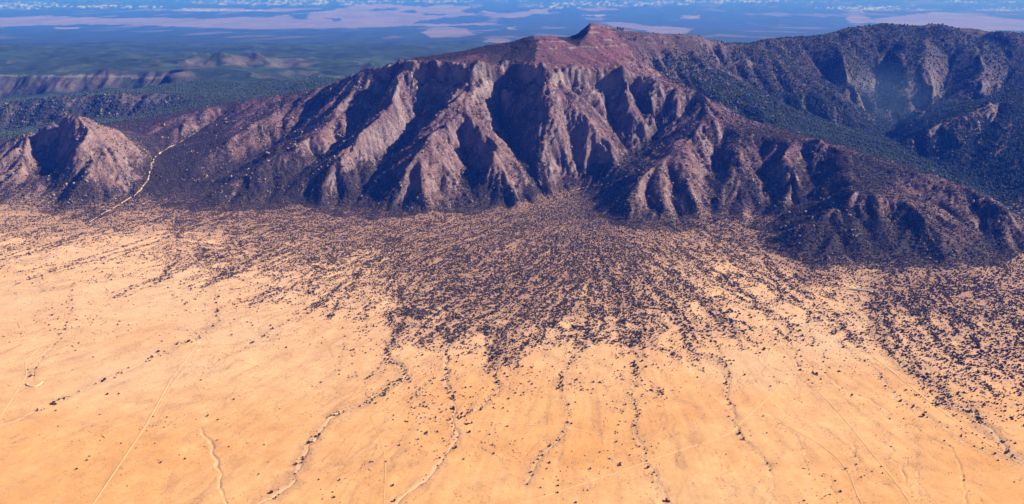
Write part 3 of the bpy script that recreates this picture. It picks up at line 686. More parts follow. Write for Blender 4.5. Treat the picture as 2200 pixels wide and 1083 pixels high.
# ------------------------------------------------------------------ terrain objects (one sheet cut into its pieces of land)
idx = np.arange(NR * NC).reshape(NR, NC)
Yc = .5 * (YR[1:] + YR[:-1]); Xc = .5 * (UC[1:] + UC[:-1])[None] * Yc[:, None]; Yc2 = np.repeat(Yc[:, None], NC - 1, 1)
is_plain = Yc2 < foot_at(Xc)
is_far = Yc2 > 14500
pxc = .5 * (PX[1:, 1:] + PX[:-1, :-1])
bk = .5 * (backs[1:, 1:] + backs[:-1, :-1])
is_hills = (~is_far) & (((Yc2 > 5000) & (pxc < 1300)) | (Yc2 > 6400))
left_hill = (pxc < 345) & (Yc2 < 4300) & ~is_plain
region = np.where(is_plain, 0, np.where(is_far, 4, np.where(is_hills, 3, np.where(left_hill, 2, 1))))
V = np.stack([XX, YY, ZZ], -1).reshape(-1, 3); NF = NN.reshape(-1, 3); CF = np.concatenate([col, cover[..., None]], -1).reshape(-1, 4)
def sheet(name, mask, mat):
    r, c = np.nonzero(mask)
    q = np.stack([idx[r, c], idx[r, c + 1], idx[r + 1, c + 1], idx[r + 1, c]], 1)
    used = np.unique(q); remap = np.full(NR * NC, -1); remap[used] = np.arange(len(used)); q = remap[q]
    me = bpy.data.meshes.new(name)
    me.vertices.add(len(used)); me.vertices.foreach_set("co", V[used].astype(np.float32).ravel())
    me.loops.add(q.size); me.loops.foreach_set("vertex_index", q.astype(np.int32).ravel())
    me.polygons.add(len(q)); me.polygons.foreach_set("loop_start", (np.arange(len(q)) * 4).astype(np.int32))
    me.update(calc_edges=True)
    me.polygons.foreach_set("use_smooth", np.ones(len(q), bool))
    ca = me.color_attributes.new("Col", 'FLOAT_COLOR', 'POINT'); ca.data.foreach_set("color", CF[used].astype(np.float32).ravel())
    me.normals_split_custom_set_from_vertices(NF[used].astype(np.float32))
    me.materials.append(mat)
    o = bpy.data.objects.new(name, me); COL.objects.link(o); o["kind"] = "structure"
    return o
sheet("desert_plain", region == 0, M_plain)
sheet("rocky_mountain", region == 1, M_rock)
sheet("rocky_hill", region == 2, M_rock)
sheet("forested_hills", region == 3, M_forest)
sheet("far_plain", region == 4, M_far)

#%%TREES%%
# ------------------------------------------------------------------ tracks: thin sheets of bare earth draped over the ground
def mat_plain(name, c, amt=.15, scale=.3, rough=.95):
    m, t, b = nt(name)
    tc = N(t, "ShaderNodeNewGeometry"); n = N(t, "ShaderNodeTexNoise"); n.inputs["Scale"].default_value = scale; n.inputs["Detail"].default_value = 4
    t.links.new(tc.outputs["Position"], n.inputs["Vector"])
    r = N(t, "ShaderNodeMapRange"); r.inputs[1].default_value = .3; r.inputs[2].default_value = .7; r.inputs[3].default_value = 1 - amt; r.inputs[4].default_value = 1 + amt
    t.links.new(n.outputs["Fac"], r.inputs[0])
    v = N(t, "ShaderNodeVectorMath", operation='SCALE'); v.inputs[0].default_value = c
    t.links.new(r.outputs[0], v.inputs["Scale"]); t.links.new(v.outputs[0], b.inputs["Base Color"]); b.inputs["Roughness"].default_value = rough
    return m
def mesh_obj(name, vs, fs, mat, parent=None, smooth=True):
    me = bpy.data.meshes.new(name); me.from_pydata([tuple(map(float, v)) for v in vs], [], fs); me.update()
    if smooth: me.polygons.foreach_set("use_smooth", np.ones(len(me.polygons), bool))
    me.materials.append(mat)
    o = bpy.data.objects.new(name, me); COL.objects.link(o)
    if parent: o.parent = parent
    return o
def ribbon(name, D, half, lift, mat, edge=-.35, wob=0.0, seed=0):
    d = np.gradient(D[:, :2], axis=0); n = np.stack([-d[:, 1], d[:, 0]], 1) / (np.linalg.norm(d, axis=1, keepdims=True) + 1e-6)
    s = np.arange(len(D)); wv = half * (1 + wob * fbm(s / 5.0, s * 0 + seed, 3, seed))
    vs, fs = [], []
    prof = [(-1.25, edge), (-1, lift), (0, lift * 1.02), (1, lift), (1.25, edge)]
    for i in range(len(D)):
        for a, l in prof:
            x, y = D[i, :2] + n[i] * wv[i] * a
            vs.append((x, y, l))
    vs = np.array(vs); vs[:, 2] += ground(vs[:, 0], vs[:, 1])
    k = len(prof)
    for i in range(len(D) - 1):
        for j in range(k - 1):
            fs.append((i * k + j, i * k + j + 1, (i + 1) * k + j + 1, (i + 1) * k + j))
    o = mesh_obj(name, vs, fs, mat); o["kind"] = "structure"; return o
M_track = mat_plain("track_earth", (.61, .375, .195), .10)
M_valley = mat_plain("valley_track_earth", (.43, .29, .20), .12)
M_sand = mat_plain("wash_sand", (.62, .43, .27), .15)
ROADS = [  # points, half width
 ([(775,882),(800,882),(880,890),(970,902),(1100,910),(1180,915),(1235,922),(1330,945),(1445,972)], 1.5),
 ([(1000,1110),(1140,1076),(1250,1040),(1340,1010),(1445,972),(1540,945),(1575,925),(1592,908),(1620,882),(1650,855),(1690,815),(1715,795)], 1.6),
 ([(806,882),(815,868),(840,845),(870,820),(878,800),(885,770)], 1.0),
 ([(855,745),(842,720),(838,690),(845,650)], 1.0),
 ([(1772,625),(1760,632),(1752,645),(1752,655),(1775,685),(1800,707),(1850,747),(1910,792),(1980,850),(2060,910),(2140,965),(2200,1000),(2280,1045)], 2.3),
 ([(1610,892),(1635,893),(1680,910),(1755,950),(1800,985),(1826,1020),(1840,1060),(1860,1100)], 1.2),
 ([(1755,840),(1785,868),(1830,920),(1870,970),(1920,1030),(1955,1080),(1965,1095)], 1.4),
 ([(-40,940),(0,895),(30,850),(58,805),(53,780),(75,755),(97,735)], 1.4),
 ([(432,735),(412,755),(395,780),(368,815),(340,865),(310,920),(262,990),(200,1083),(185,1110)], 1.7),
 ([(436,735),(425,757),(405,785),(380,812),(355,850),(325,905)], .9),
 ([(-60,738),(150,736),(300,736),(400,739),(600,742),(760,744),(920,749)], .5),
 ([(460,645),(465,675),(478,690),(470,710),(445,733)], .8),
 ([(795,890),(806,915),(815,940),(825,970),(828,1000),(825,1083),(824,1110)], .8),
 ([(1030,900),(1045,880),(1085,845),(1095,810)], .6),
 ([(1590,700),(1640,690),(1700,770),(1712,795)], .7),
 ([(480,757),(520,775),(570,795)], .5), ([(640,810),(700,845),(790,880)], .5),
 ([(1510,640),(1520,680),(1532,725)], .7),
]
def px_on_ground(q, it=6):
    dx, dy, dz = ray(q[:, 0], q[:, 1])
    Ym = np.arange(1200, 7000, 6.0)[None]; T = Ym / dy[:, None]
    Xm = dx[:, None] * T; Zm = CAM_H + dz[:, None] * T
    below = Zm < ground(Xm, np.repeat(Ym, len(q), 0)); i = np.maximum(below.argmax(1), 1)
    r_ = np.arange(len(q)); y1 = Ym[0, i]; y0 = y1 - 6.0
    for _ in range(8):
        ym = (y0 + y1) / 2; t = ym / dy; b = CAM_H + dz * t < ground(dx * t, ym)
        y1 = np.where(b, ym, y1); y0 = np.where(b, y0, ym)
    t = y1 / dy; return np.stack([dx * t, y1, ground(dx * t, y1)], -1)
for pts, hw in ROADS:
    q = smooth_px(pts, 8)
    ribbon("dirt_track" if hw < 1.55 else "dirt_road", densify(px_on_ground(q), 7.0), hw * .66, .32, M_track, wob=.3, seed=len(pts) * 7 + int(hw * 10))
for (pts, hw, dep, br, tr), P in zip(WASHES, WPATH):
    Pl = P[project(P[:, 0], P[:, 1], P[:, 2])[1] > 745]
    if br > .25 and len(Pl) > 12: ribbon("dry_wash", densify(Pl, 4.0), hw * .16 * (.6 + .5 * br), .25, M_sand, wob=1.1, seed=int(pts[0][0]))
# the pale road up the valley behind the left hill, and two short tracks at the canyon mouth
vr = np.array([(190,478),(205,468),(235,450),(262,437),(290,418),(310,405),(318,388),(322,372),(326,352),(334,335),(350,322),(375,312)], float)
def soft(D, n=30):
    D = D.copy()
    for _ in range(n): D[1:-1] = .25 * D[:-2] + .5 * D[1:-1] + .25 * D[2:]
    return D
ribbon("dirt_road", soft(densify(px_on_ground(smooth_px(vr, 4)), 9.0)), 2.6, .8, M_valley, edge=-2.0, wob=.8, seed=5)
ribbon("dirt_road", soft(densify(px_on_ground(smooth_px([(375,312),(400,298),(430,280),(460,262),(488,244)], 6)), 9.0)), 1.0, .5, M_valley, edge=-2.0, wob=.9, seed=6)
ribbon("dirt_track", densify(px_on_ground(np.array([(1213,420),(1224,412),(1245,406),(1262,402),(1284,398)], float)), 6.0), 1.3, .6, M_valley, edge=-2, wob=.9, seed=8)

# ------------------------------------------------------------------ trees
LEAF = {}
def leaf_mat(name, a, b_):
    m, t, b = nt(name)
    oi = N(t, "ShaderNodeObjectInfo"); g = N(t, "ShaderNodeNewGeometry"); n = N(t, "ShaderNodeTexNoise"); n.inputs["Scale"].default_value = .35
    t.links.new(g.outputs["Position"], n.inputs["Vector"])
    ad = N(t, "ShaderNodeMath", operation='ADD'); t.links.new(oi.outputs["Random"], ad.inputs[0]); t.links.new(n.outputs["Fac"], ad.inputs[1])
    hf = N(t, "ShaderNodeMath", operation='MULTIPLY'); hf.inputs[1].default_value = .5; t.links.new(ad.outputs[0], hf.inputs[0])
    mx = N(t, "ShaderNodeMix", data_type='RGBA'); mx.inputs[6].default_value = (*a, 1); mx.inputs[7].default_value = (*b_, 1)
    t.links.new(hf.outputs[0], mx.inputs[0]); t.links.new(mx.outputs[2], b.inputs["Base Color"]); return m
M_leaf = leaf_mat("juniper_leaf", (.018, .013, .009), (.085, .058, .036))
M_pine = leaf_mat("pine_leaf", (.022, .036, .024), (.060, .078, .050))
M_bush = leaf_mat("dry_bush", (.16, .09, .045), (.30, .18, .09))
M_bark = mat_plain("bark", (.09, .06, .045), .2, 2.0)

def scatter_nodes(name, mat, variants, amp):
    ng = bpy.data.node_groups.new(name, 'GeometryNodeTree')
    ng.interface.new_socket("Geometry", in_out='INPUT', socket_type='NodeSocketGeometry')
    ng.interface.new_socket("Geometry", in_out='OUTPUT', socket_type='NodeSocketGeometry')
    gi, go = ng.nodes.new("NodeGroupInput"), ng.nodes.new("NodeGroupOutput")
    L = ng.links.new
    join = ng.nodes.new("GeometryNodeJoinGeometry")
    for k in range(variants):
        ico = ng.nodes.new("GeometryNodeMeshIcoSphere"); ico.inputs["Subdivisions"].default_value = 1 if k % 2 else 2; ico.inputs["Radius"].default_value = 1.0
        pos = ng.nodes.new("GeometryNodeInputPosition"); nz = ng.nodes.new("ShaderNodeTexNoise"); nz.noise_dimensions = '4D'
        nz.inputs["W"].default_value = 3.1 * k; nz.inputs["Scale"].default_value = 1.3
        sub = ng.nodes.new("ShaderNodeVectorMath"); sub.operation = 'SUBTRACT'; sub.inputs[1].default_value = (.5, .5, .5)
        mul = ng.nodes.new("ShaderNodeVectorMath"); mul.operation = 'SCALE'; mul.inputs["Scale"].default_value = amp
        sp = ng.nodes.new("GeometryNodeSetPosition"); gtoi = ng.nodes.new("GeometryNodeGeometryToInstance")
        sm = ng.nodes.new("GeometryNodeSetMaterial"); sm.inputs["Material"].default_value = mat
        L(pos.outputs[0], nz.inputs["Vector"]); L(nz.outputs["Color"], sub.inputs[0]); L(sub.outputs[0], mul.inputs[0])
        L(ico.outputs[0], sp.inputs["Geometry"]); L(mul.outputs[0], sp.inputs["Offset"]); L(sp.outputs[0], sm.inputs[0]); L(sm.outputs[0], gtoi.inputs[0]); L(gtoi.outputs[0], join.inputs[0])
    iop = ng.nodes.new("GeometryNodeInstanceOnPoints"); iop.inputs["Pick Instance"].default_value = True
    def attr(n, t):
        a = ng.nodes.new("GeometryNodeInputNamedAttribute"); a.data_type = t; a.inputs["Name"].default_value = n; return a.outputs["Attribute"]
    L(gi.outputs[0], iop.inputs["Points"]); L(join.outputs[0], iop.inputs["Instance"])
    L(attr("pick", 'INT'), iop.inputs["Instance Index"]); L(attr("size", 'FLOAT_VECTOR'), iop.inputs["Scale"])
    e2r = ng.nodes.new("FunctionNodeEulerToRotation"); L(attr("turn", 'FLOAT_VECTOR'), e2r.inputs[0]); L(e2r.outputs[0], iop.inputs["Rotation"])
    L(iop.outputs[0], go.inputs[0])
    return ng
def scatter(name, X, Y, rad, hgt, mat, variants=4, amp=.9, sink=.12):
    Z = ground(X, Y) + hgt * (.5 - sink)
    me = bpy.data.meshes.new(name); n = len(X)
    me.vertices.add(n); me.vertices.foreach_set("co", np.stack([X, Y, Z], -1).astype(np.float32).ravel())
    a = me.attributes.new("size", 'FLOAT_VECTOR', 'POINT'); a.data.foreach_set("vector", np.stack([rad, rad * rng.uniform(.75, 1.25, n), hgt * .55], -1).astype(np.float32).ravel())
    a = me.attributes.new("turn", 'FLOAT_VECTOR', 'POINT'); a.data.foreach_set("vector", np.stack([rng.normal(0, .15, n), rng.normal(0, .15, n), rng.uniform(0, 6.28, n)], -1).astype(np.float32).ravel())
    a = me.attributes.new("pick", 'INT', 'POINT'); a.data.foreach_set("value", rng.integers(0, variants, n).astype(np.int32))
    o = bpy.data.objects.new(name, me); COL.objects.link(o); o["kind"] = "stuff"
    md = o.modifiers.new("scatter", 'NODES'); md.node_group = scatter_nodes(name, mat, variants, amp)
    return o
def candidates(x0, x1, y0, y1, dens):
    n = int((x1 - x0) * (y1 - y0) * dens)
    X, Y = rng.uniform(x0, x1, n), rng.uniform(y0, y1, n)
    k = np.abs(X) < .86 * Y; return X[k], Y[k]
def vis_keep(X, Y, Z, lo=-60):
    px, py, d = project(X, Y, Z); return (px > -350) & (px < 2600) & (py < 1140)

# on the plain
X, Y = candidates(-2700, 2900, 1350, 3800, .19)
foot_m = Y < foot_at(X) + 60
X, Y = X[foot_m], Y[foot_m]
c = samp(cover, X, Y)
tA, rA = polar(X, Y); tA = tA + .10 * fbm(X / 260, Y / 260, 3, 530) + .05 * fbm(X / 110, Y / 110, 3, 531)
cl = np.clip(.75 + 1.5 * noise(tA * 120, rA / 55, 611) + 1.1 * noise(tA * 230, rA / 30, 614) + .8 * noise(X / 12, Y / 12, 612), .03, 1.7)
k = rng.random(len(X)) < np.clip(c, 0, 1) ** 1.25 * cl * np.interp(Y, [2000, 2300, 2800], [.52, .70, 1.0])
k &= samp(bed, X, Y) < .4
X, Y = X[k], Y[k]
R = np.clip(rng.lognormal(.24, .45, len(X)), .55, 3.6) * np.interp(Y, [2100, 3000], [1.0, .72]) * np.where(samp(cover, X, Y) < .15, .85, 1.0); Hh = R * rng.uniform(1.2, 1.7, len(X))
tag_ = np.full(len(X), -1)
# along the washes
wX, wY, wR, wT = [], [], [], []
for i, ((pts, hw, dep, br, tr), P) in enumerate(zip(WASHES, WPATH)):
    if tr <= 0: continue
    D = densify(P, 3.2); d = np.gradient(D[:, :2], axis=0); n = np.stack([-d[:, 1], d[:, 0]], 1) / (np.linalg.norm(d, axis=1, keepdims=True) + 1e-6)
    s = np.arange(len(D)); dens = np.clip(.58 + .95 * fbm(s / 22.0, s * 0 + i, 3, 640 + i), 0.02, 1) * tr
    _, py, _ = project(D[:, 0], D[:, 1], D[:, 2]); dens *= np.where(py > 900, .45, 1.0) * np.where(py > 1000, .5, 1)
    kk = rng.random(len(D)) < dens
    off = rng.normal(0, 1, kk.sum()) * (2.0 + hw * 1.2)
    p = D[kk, :2] + n[kk] * off[:, None]
    wX.append(p[:, 0]); wY.append(p[:, 1]); wR.append(np.clip(rng.lognormal(.55, .42, kk.sum()), .8, 4.3)); wT.append(np.full(kk.sum(), i))
wX, wY, wR, wT = map(np.concatenate, (wX, wY, wR, wT))
X, Y, R, tag_ = np.concatenate([X, wX]), np.concatenate([Y, wY]), np.concatenate([R, wR]), np.concatenate([tag_, wT])
Hh = np.concatenate([Hh, wR * rng.uniform(1.3, 1.9, len(wR))])
Z = ground(X, Y); px, py, pd = project(X, Y, Z)
app = R * 1.2 * Hh / pd ** 2
inview = (px > 3) & (px < 2197) & (py < 1080) & (py > 560)
order = np.argsort(-np.where(inview, app, 0)); HERO = order[:300]
rest = np.ones(len(X), bool); rest[HERO] = False; rest &= vis_keep(X, Y, Z)
scatter("scattered_trees", X[rest], Y[rest], R[rest], Hh[rest], M_leaf)

# on the slopes and in the back valley
X2, Y2 = candidates(-3700, 4200, 2500, 5900, .034)
inm = (Y2 > foot_at(X2) + 50); X2, Y2 = X2[inm], Y2[inm]
c2 = samp(cover, X2, Y2); b2 = samp(backs, X2, Y2); Z2 = ground(X2, Y2)
cl = np.clip(.7 + 1.5 * noise(X2 / 16, Y2 / 16, 621), .05, 1.5)
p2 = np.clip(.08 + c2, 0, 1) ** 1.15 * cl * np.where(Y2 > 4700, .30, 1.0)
redm = ~samp(wood, X2, Y2) & (Z2 > 560) & (Y2 < 4900) & (samp(slope, X2, Y2) < 1) & (samp(NN[..., 0], X2, Y2) > -.1)
p2 = np.where(redm, p2 * .12, p2)
k = (rng.random(len(X2)) < p2) & vis_keep(X2, Y2, Z2)
X2, Y2, b2 = X2[k], Y2[k], b2[k]
# drop what no one can see: behind the skyline of its own column
R2 = np.clip(rng.lognormal(.75, .28, len(X2)), 1.1, 3.8) * (1 + .45 * b2); H2 = R2 * rng.uniform(1.2, 1.7, len(X2)) * (1 + .5 * b2)
fm = b2 > .5
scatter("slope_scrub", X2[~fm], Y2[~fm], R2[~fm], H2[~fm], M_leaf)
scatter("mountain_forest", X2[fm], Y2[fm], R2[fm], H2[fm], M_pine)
# small dry bushes of the open plain
X3, Y3 = candidates(-1500, 1500, 1350, 2700, .03)
th3, r3 = polar(X3, Y3)
w3 = samp(drain, X3, Y3) * .8 + np.clip(.08 + 1.1 * fbm(th3 * 55, r3 / 330, 3, 651) + .7 * fbm(X3 / 60, Y3 / 60, 3, 661), 0, 1) + samp(bedc, X3, Y3) * 2.2
k = (rng.random(len(X3)) < w3 * .55) & (Y3 < foot_at(X3)) & (samp(bed, X3, Y3) < .3)
X3, Y3 = X3[k], Y3[k]
R3 = rng.uniform(.35, .95, len(X3)); scatter("dry_bushes", X3, Y3, R3, R3 * 1.3, M_bush, 2, .7)

# outcrops and boulders on the slopes
M_crag = mat_plain("outcrop_rock", (.27, .20, .16), .45, .06)
X4, Y4 = candidates(-3400, 3700, 2600, 5600, .020); Z4 = ground(X4, Y4)
q4 = np.clip(1.6 * fbm(X4 / 70, Y4 / 70, 3, 681), 0, 1) * sstep(.25, .6, samp(slope, X4, Y4)) * samp(mt, X4, Y4) * np.where((Z4 > 585) & (Y4 < 4800), .1, 1)
k = (rng.random(len(X4)) < q4) & vis_keep(X4, Y4, Z4); X4, Y4 = X4[k], Y4[k]
R4 = np.clip(rng.lognormal(.55, .5, len(X4)), .8, 6.0)
scatter("rock_outcrops", X4, Y4, R4, R4 * rng.uniform(1.0, 2.4, len(X4)), M_crag, 3, 1.1, .2)
# the 300 trees that show largest: trunk and crown each
def crown_mesh(seed, lobes=8):
    r = random.Random(seed); vs, fs = [], []
    import bmesh
    bm = bmesh.new()
    for i in range(lobes):
        a = r.uniform(0, 6.28); rad = r.uniform(.1, .62) if i else 0
        s = r.uniform(.42, .62); cz = r.uniform(.35, .85) if i else .75
        res = bmesh.ops.create_icosphere(bm, subdivisions=1, radius=s)
        for v in res["verts"]:
            v.co.x = v.co.x * r.uniform(.8, 1.2) + rad * math.cos(a); v.co.y = v.co.y * r.uniform(.8, 1.2) + rad * math.sin(a); v.co.z = v.co.z * r.uniform(.75, 1.0) + cz
    me = bpy.data.meshes.new("crown"); bm.to_mesh(me); bm.free(); me.materials.append(M_leaf); return me
def trunk_mesh(seed):
    r = random.Random(seed); vs, fs = [], []
    def limb(a, b, ra, rb):
        o = len(vs)
        for p, q in ((a, ra), (b, rb)):
            for i in range(5):
                t = i * 2 * math.pi / 5; vs.append((p[0] + q * math.cos(t), p[1] + q * math.sin(t), p[2]))
        for i in range(5): fs.append((o + i, o + (i + 1) % 5, o + 5 + (i + 1) % 5, o + 5 + i))
    limb((0, 0, -.15), (0, 0, .45), .10, .07)
    for k in range(3):
        a = k * 2.1 + r.uniform(-.3, .3); limb((0, 0, .3), (.4 * math.cos(a), .4 * math.sin(a), .8), .06, .025)
    me = bpy.data.meshes.new("trunk"); me.from_pydata(vs, [], fs); me.materials.append(M_bark); return me
CROWNS = [crown_mesh(s, 6 + s % 4) for s in range(8)]; TRUNKS = [trunk_mesh(s) for s in range(4)]
WNAME = {0: "along the long pale wash left of centre", 1: "along the second long wash that crosses the dirt track", 2: "along the short wash below the tip of the tree fan",
 3: "along the thin wash right of centre", 4: "along the wash below the right half of the tree fan", 5: "along the short dark gully by the track bend", 6: "along the wash past the bare dirt patch on the left",
 7: "along the gully above the curved earth bank", 9: "along the narrow dark gully crossing the right grassland", 10: "along the gully above the track junction", 11: "along the small gully beside the track junction",
 12: "along the wash left of the straight pale road", 13: "along the broad wash right of the straight pale road", 15: "in the fan below the canyon mouth", 16: "in the fan below the canyon mouth",
 17: "along the wash at the right edge", 18: "along the faint gully on the left grassland", 19: "along the faint gully on the left grassland", 20: "along the lower right wash"}
hp_ = np.stack([X[HERO], Y[HERO]], 1)
def region_name(px, py):
    if px > 1990 or (px > 1880 and py < 800):
        return "on the right-hand brushy slope, " + ("by the photo edge" if px > 2090 else "upper part" if py < 740 else "close to the wash")
    if px > 1560: return "on the open grassland between the tracks on the right" if py > 760 else "on the sparse grassland beside the straight pale road"
    if px > 860:
        return "along the tree fan's lower edge, " + ("left end" if px < 985 else "round its lowest tip" if px < 1165 else "in its middle" if px < 1340 else "at its right end")
    if px > 520: return "on the grassland left of the tree fan"
    return "on the open grassland at the far left"
for nidx, i in enumerate(HERO):
    e = bpy.data.objects.new("juniper_tree", None); COL.objects.link(e); e.empty_display_size = 1
    e.location = (float(X[i]), float(Y[i]), float(Z[i]) - .1); e.rotation_euler = (0, 0, random.uniform(0, 6.28)); e.scale = (float(R[i]), float(R[i]), float(Hh[i]) * .8)
    where = WNAME.get(int(tag_[i]), 'on the open grassland') if tag_[i] >= 0 else region_name(px[i], py[i])
    word = "large dark" if R[i] > 3.0 else "dark"
    e["label"] = word + " juniper tree " + where; e["category"] = "tree"; e["group"] = word + " juniper trees " + where
    for nm, me in (("trunk", TRUNKS[nidx % 4]), ("crown", CROWNS[nidx % 8])):
        ch = bpy.data.objects.new(nm, me); COL.objects.link(ch); ch.parent = e

# ------------------------------------------------------------------ ranch: pens, dam and pond below the dark hill; earth banks on the plain
M_wood = mat_plain("weathered_wood", (.11, .075, .055), .25, 1.5)
M_berm = mat_plain("pushed_up_earth", (.57, .37, .22), .12)
M_dam = mat_plain("dam_earth", (.44, .33, .25), .12)
M_pond = mat_plain("dry_pond_bed", (.50, .37, .22), .12, .05)
def pt(px_, py_):
    return px_on_ground(np.array([(px_, py_)], float))[0]
def box(vs, fs, c, ax, half):
    o = len(vs); ax = np.array(ax); up = np.array((0, 0, 1.0)); sd = np.cross(up, ax)
    for a in (-1, 1):
        for b in (-1, 1):
            for d_ in (-1, 1): vs.append(c + ax * half[0] * a + sd * half[1] * b + up * half[2] * d_)
    for f in ((0, 1, 3, 2), (4, 6, 7, 5), (0, 4, 5, 1), (2, 3, 7, 6), (0, 2, 6, 4), (1, 5, 7, 3)): fs.append(tuple(o + q for q in f))
def pen(name, corners, label, group):
    P = [pt(*c_) for c_ in corners]; ctr = np.mean(P, 0)
    e = bpy.data.objects.new(name, None); COL.objects.link(e); e.location = ctr
    e["label"] = label; e["category"] = "corral"; e["group"] = group
    for a, b in zip(P, P[1:] + P[:1]):
        L_ = np.linalg.norm((b - a)[:2]); n = max(1, int(L_ / 6)); ax = np.array([*(b - a)[:2], 0]) / L_
        for i in range(n + 1):
            p = a + (b - a) * i / n; p[2] = ground(p[0], p[1])
            vs, fs = [], []; box(vs, fs, p + (0, 0, 1.0) - ctr, ax, (.15, .15, 1.25)); mesh_obj("post", vs, fs, M_wood, e, False)
        for h_ in (.55, 1.15, 1.75):
            vs, fs = [], []
            for i in range(n):
                p0, p1 = a + (b - a) * i / n, a + (b - a) * (i + 1) / n
                m_ = (p0 + p1) / 2; m_[2] = ground(m_[0], m_[1])
                box(vs, fs, m_ + (0, 0, h_) - ctr, ax, (L_ / n / 2 - .16, .06, .18))
            mesh_obj("rail", vs, fs, M_wood, e, False)
pen("corral", [(1761, 631), (1790, 631), (1795, 636), (1764, 637)], "longest fenced wooden pen beside the end of the pale road", "wooden pens of the ranch")
pen("corral", [(1774.5, 637.5), (1782, 637.5), (1781.5, 640.5), (1773.5, 640.5)], "small fenced wooden pen nearer the road, left of its twin", "wooden pens of the ranch")
pen("corral", [(1783, 637.5), (1790.5, 637.5), (1790.5, 640.5), (1782.5, 640.5)], "small fenced wooden pen right of its twin, by the bushes", "wooden pens of the ranch")
def berm(name, pts, hgt, wid, mat, label, cat):
    D = densify(px_on_ground(smooth_px(pts, 4)), 3.0); ctr = D.mean(0)
    d = np.gradient(D[:, :2], axis=0); n = np.stack([-d[:, 1], d[:, 0]], 1) / (np.linalg.norm(d, axis=1, keepdims=True) + 1e-6)
    vs, fs = [], []; prof = [(-1, -.4), (-.55, .55), (-.2, 1), (.2, 1), (.55, .5), (1, -.4)]
    for i in range(len(D)):
        t_ = min(i, len(D) - 1 - i) / max(1, len(D) * .12); t_ = min(1, t_ + .05)
        for a, h_ in prof:
            x, y = D[i, :2] + n[i] * wid * a * (1 + .15 * noise(i / 4.0, 3.3, 9))
            vs.append(np.array((x, y, ground(x, y) + hgt * h_ * (t_ if h_ > 0 else 1))) - ctr)
    k = len(prof)
    for i in range(len(D) - 1):
        for j in range(k - 1): fs.append((i * k + j, i * k + j + 1, (i + 1) * k + j + 1, (i + 1) * k + j))
    o = mesh_obj(name, vs, fs, mat); o.location = ctr; o["label"] = label; o["category"] = cat; return o
berm("earth_dam", [(1820, 621.5), (1835, 623), (1855, 625), (1878, 628.5)], 5.0, 7.0, M_dam, "long straight pale earth dam below the dark hill by the ranch", "dam")
berm("earth_bank", [(56, 823), (58, 828), (68, 831), (80, 829.5), (88, 824), (90, 819)], 2.6, 4.5, M_berm, "curved pale earth bank round a dry stock tank on the left", "earth bank")
berm("earth_bank", [(421, 739), (428, 736.5), (434, 734), (437, 736)], 2.2, 3.5, M_berm, "short bright earth bank at the meeting of tracks on the left", "earth bank")
berm("earth_bank", [(421, 755), (425, 753), (428, 751)], 1.6, 2.5, M_berm, "tiny bright earth bank beside the track just below the junction", "earth bank")
def patch(name, pts, mat, lift=.3):
    P = px_on_ground(smooth_px(pts + pts[:1], 5)); c_ = P.mean(0); c_[2] = ground(c_[0], c_[1])
    rings = [c_ + (P - c_) * f for f in (.33, .66, 1.0)]; vs = [c_]; n = len(P) - 1
    for R_ in rings: vs += list(R_[:n])
    vs = np.array(vs); vs[:, 2] = ground(vs[:, 0], vs[:, 1]) + lift; vs[-n:, 2] -= lift * 1.5
    fs = [(0, 1 + i, 1 + (i + 1) % n) for i in range(n)]
    for r_ in range(2):
        o = 1 + r_ * n; fs += [(o + i, o + n + i, o + n + (i + 1) % n, o + (i + 1) % n) for i in range(n)]
    o = mesh_obj(name, vs, fs, mat); o["kind"] = "structure"; return o
patch("dry_pond_bed", [(1824, 615), (1840, 614), (1857, 615.5), (1858, 619), (1842, 620), (1826, 619)], M_pond)
patch("bare_earth", [(395, 737), (415, 731), (430, 730), (438, 735), (425, 740), (405, 740)], M_track)

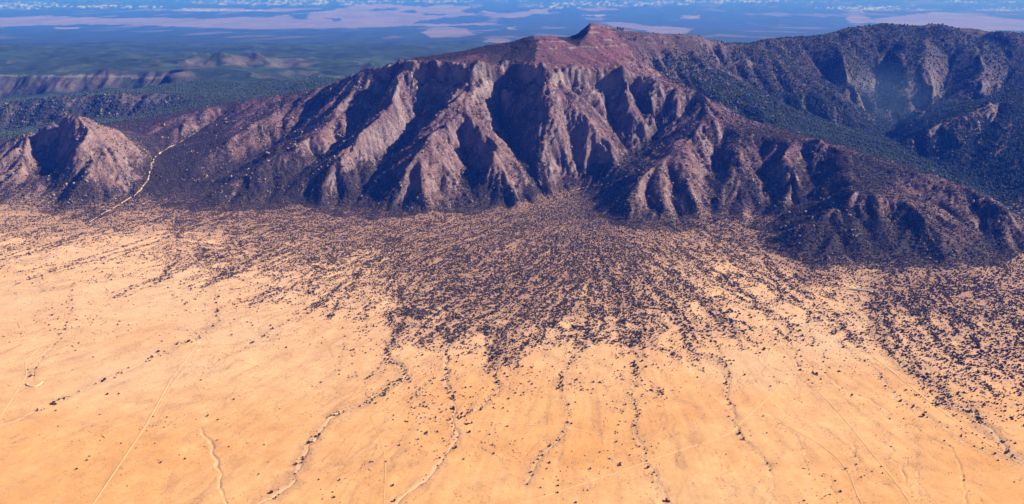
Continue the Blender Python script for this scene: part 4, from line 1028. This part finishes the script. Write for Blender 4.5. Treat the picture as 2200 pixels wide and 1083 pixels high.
# ------------------------------------------------------------------ air
hz = bpy.data.meshes.new("haze")
bx0, bx1, by0, by1, bz0, bz1 = -150000, 150000, -3000, 112000, float(ZZ.min()) - 1.5, CAM_H + 40
vs = [(x, y, z) for z in (bz0, bz1) for y in (by0, by1) for x in (bx0, bx1)]
hz.from_pydata(vs, [], [(0, 2, 3, 1), (4, 5, 7, 6), (0, 1, 5, 4), (2, 6, 7, 3), (0, 4, 6, 2), (1, 3, 7, 5)])
ho = bpy.data.objects.new("haze", hz); COL.objects.link(ho); ho["kind"] = "stuff"
hm = bpy.data.materials.new("air"); hm.use_nodes = True; ht = hm.node_tree; ht.nodes.clear()
pv = ht.nodes.new("ShaderNodeVolumePrincipled"); oo = ht.nodes.new("ShaderNodeOutputMaterial")
pv.inputs["Color"].default_value = (.026, .145, 1.0, 1); pv.inputs["Absorption Color"].default_value = (1, 1, 1, 1)
pv.inputs["Density"].default_value = 3.9e-5; pv.inputs["Anisotropy"].default_value = 0.0
ht.links.new(pv.outputs[0], oo.inputs["Volume"]); hz.materials.append(hm)
# a thin bank of mist at the head of the back valley
import bmesh
bm = bmesh.new(); bmesh.ops.create_icosphere(bm, subdivisions=3, radius=1.0)
mist = bpy.data.meshes.new("mist"); bm.to_mesh(mist); bm.free()
mp = at_Y(1885, 218, 4820)
mo = bpy.data.objects.new("mist", mist); COL.objects.link(mo); mo.location = (float(mp[0]), 4800.0, float(ground(mp[0], 4800.0)) + 60); mo.scale = (260, 480, 170); mo["kind"] = "stuff"
mm_ = bpy.data.materials.new("mist"); mm_.use_nodes = True; m2 = mm_.node_tree; m2.nodes.clear()
p2_ = m2.nodes.new("ShaderNodeVolumePrincipled"); o2 = m2.nodes.new("ShaderNodeOutputMaterial")
p2_.inputs["Color"].default_value = (.40, .66, 1, 1); p2_.inputs["Absorption Color"].default_value = (1, 1, 1, 1); p2_.inputs["Density"].default_value = 4.5e-5
m2.links.new(p2_.outputs[0], o2.inputs["Volume"]); mist.materials.append(mm_)
for f_ in (.8, .6, .42, 1.25):                      # denser towards its middle
    mc = mo.copy(); COL.objects.link(mc); mc.scale = (mo.scale[0] * f_, mo.scale[1] * f_, mo.scale[2] * f_)
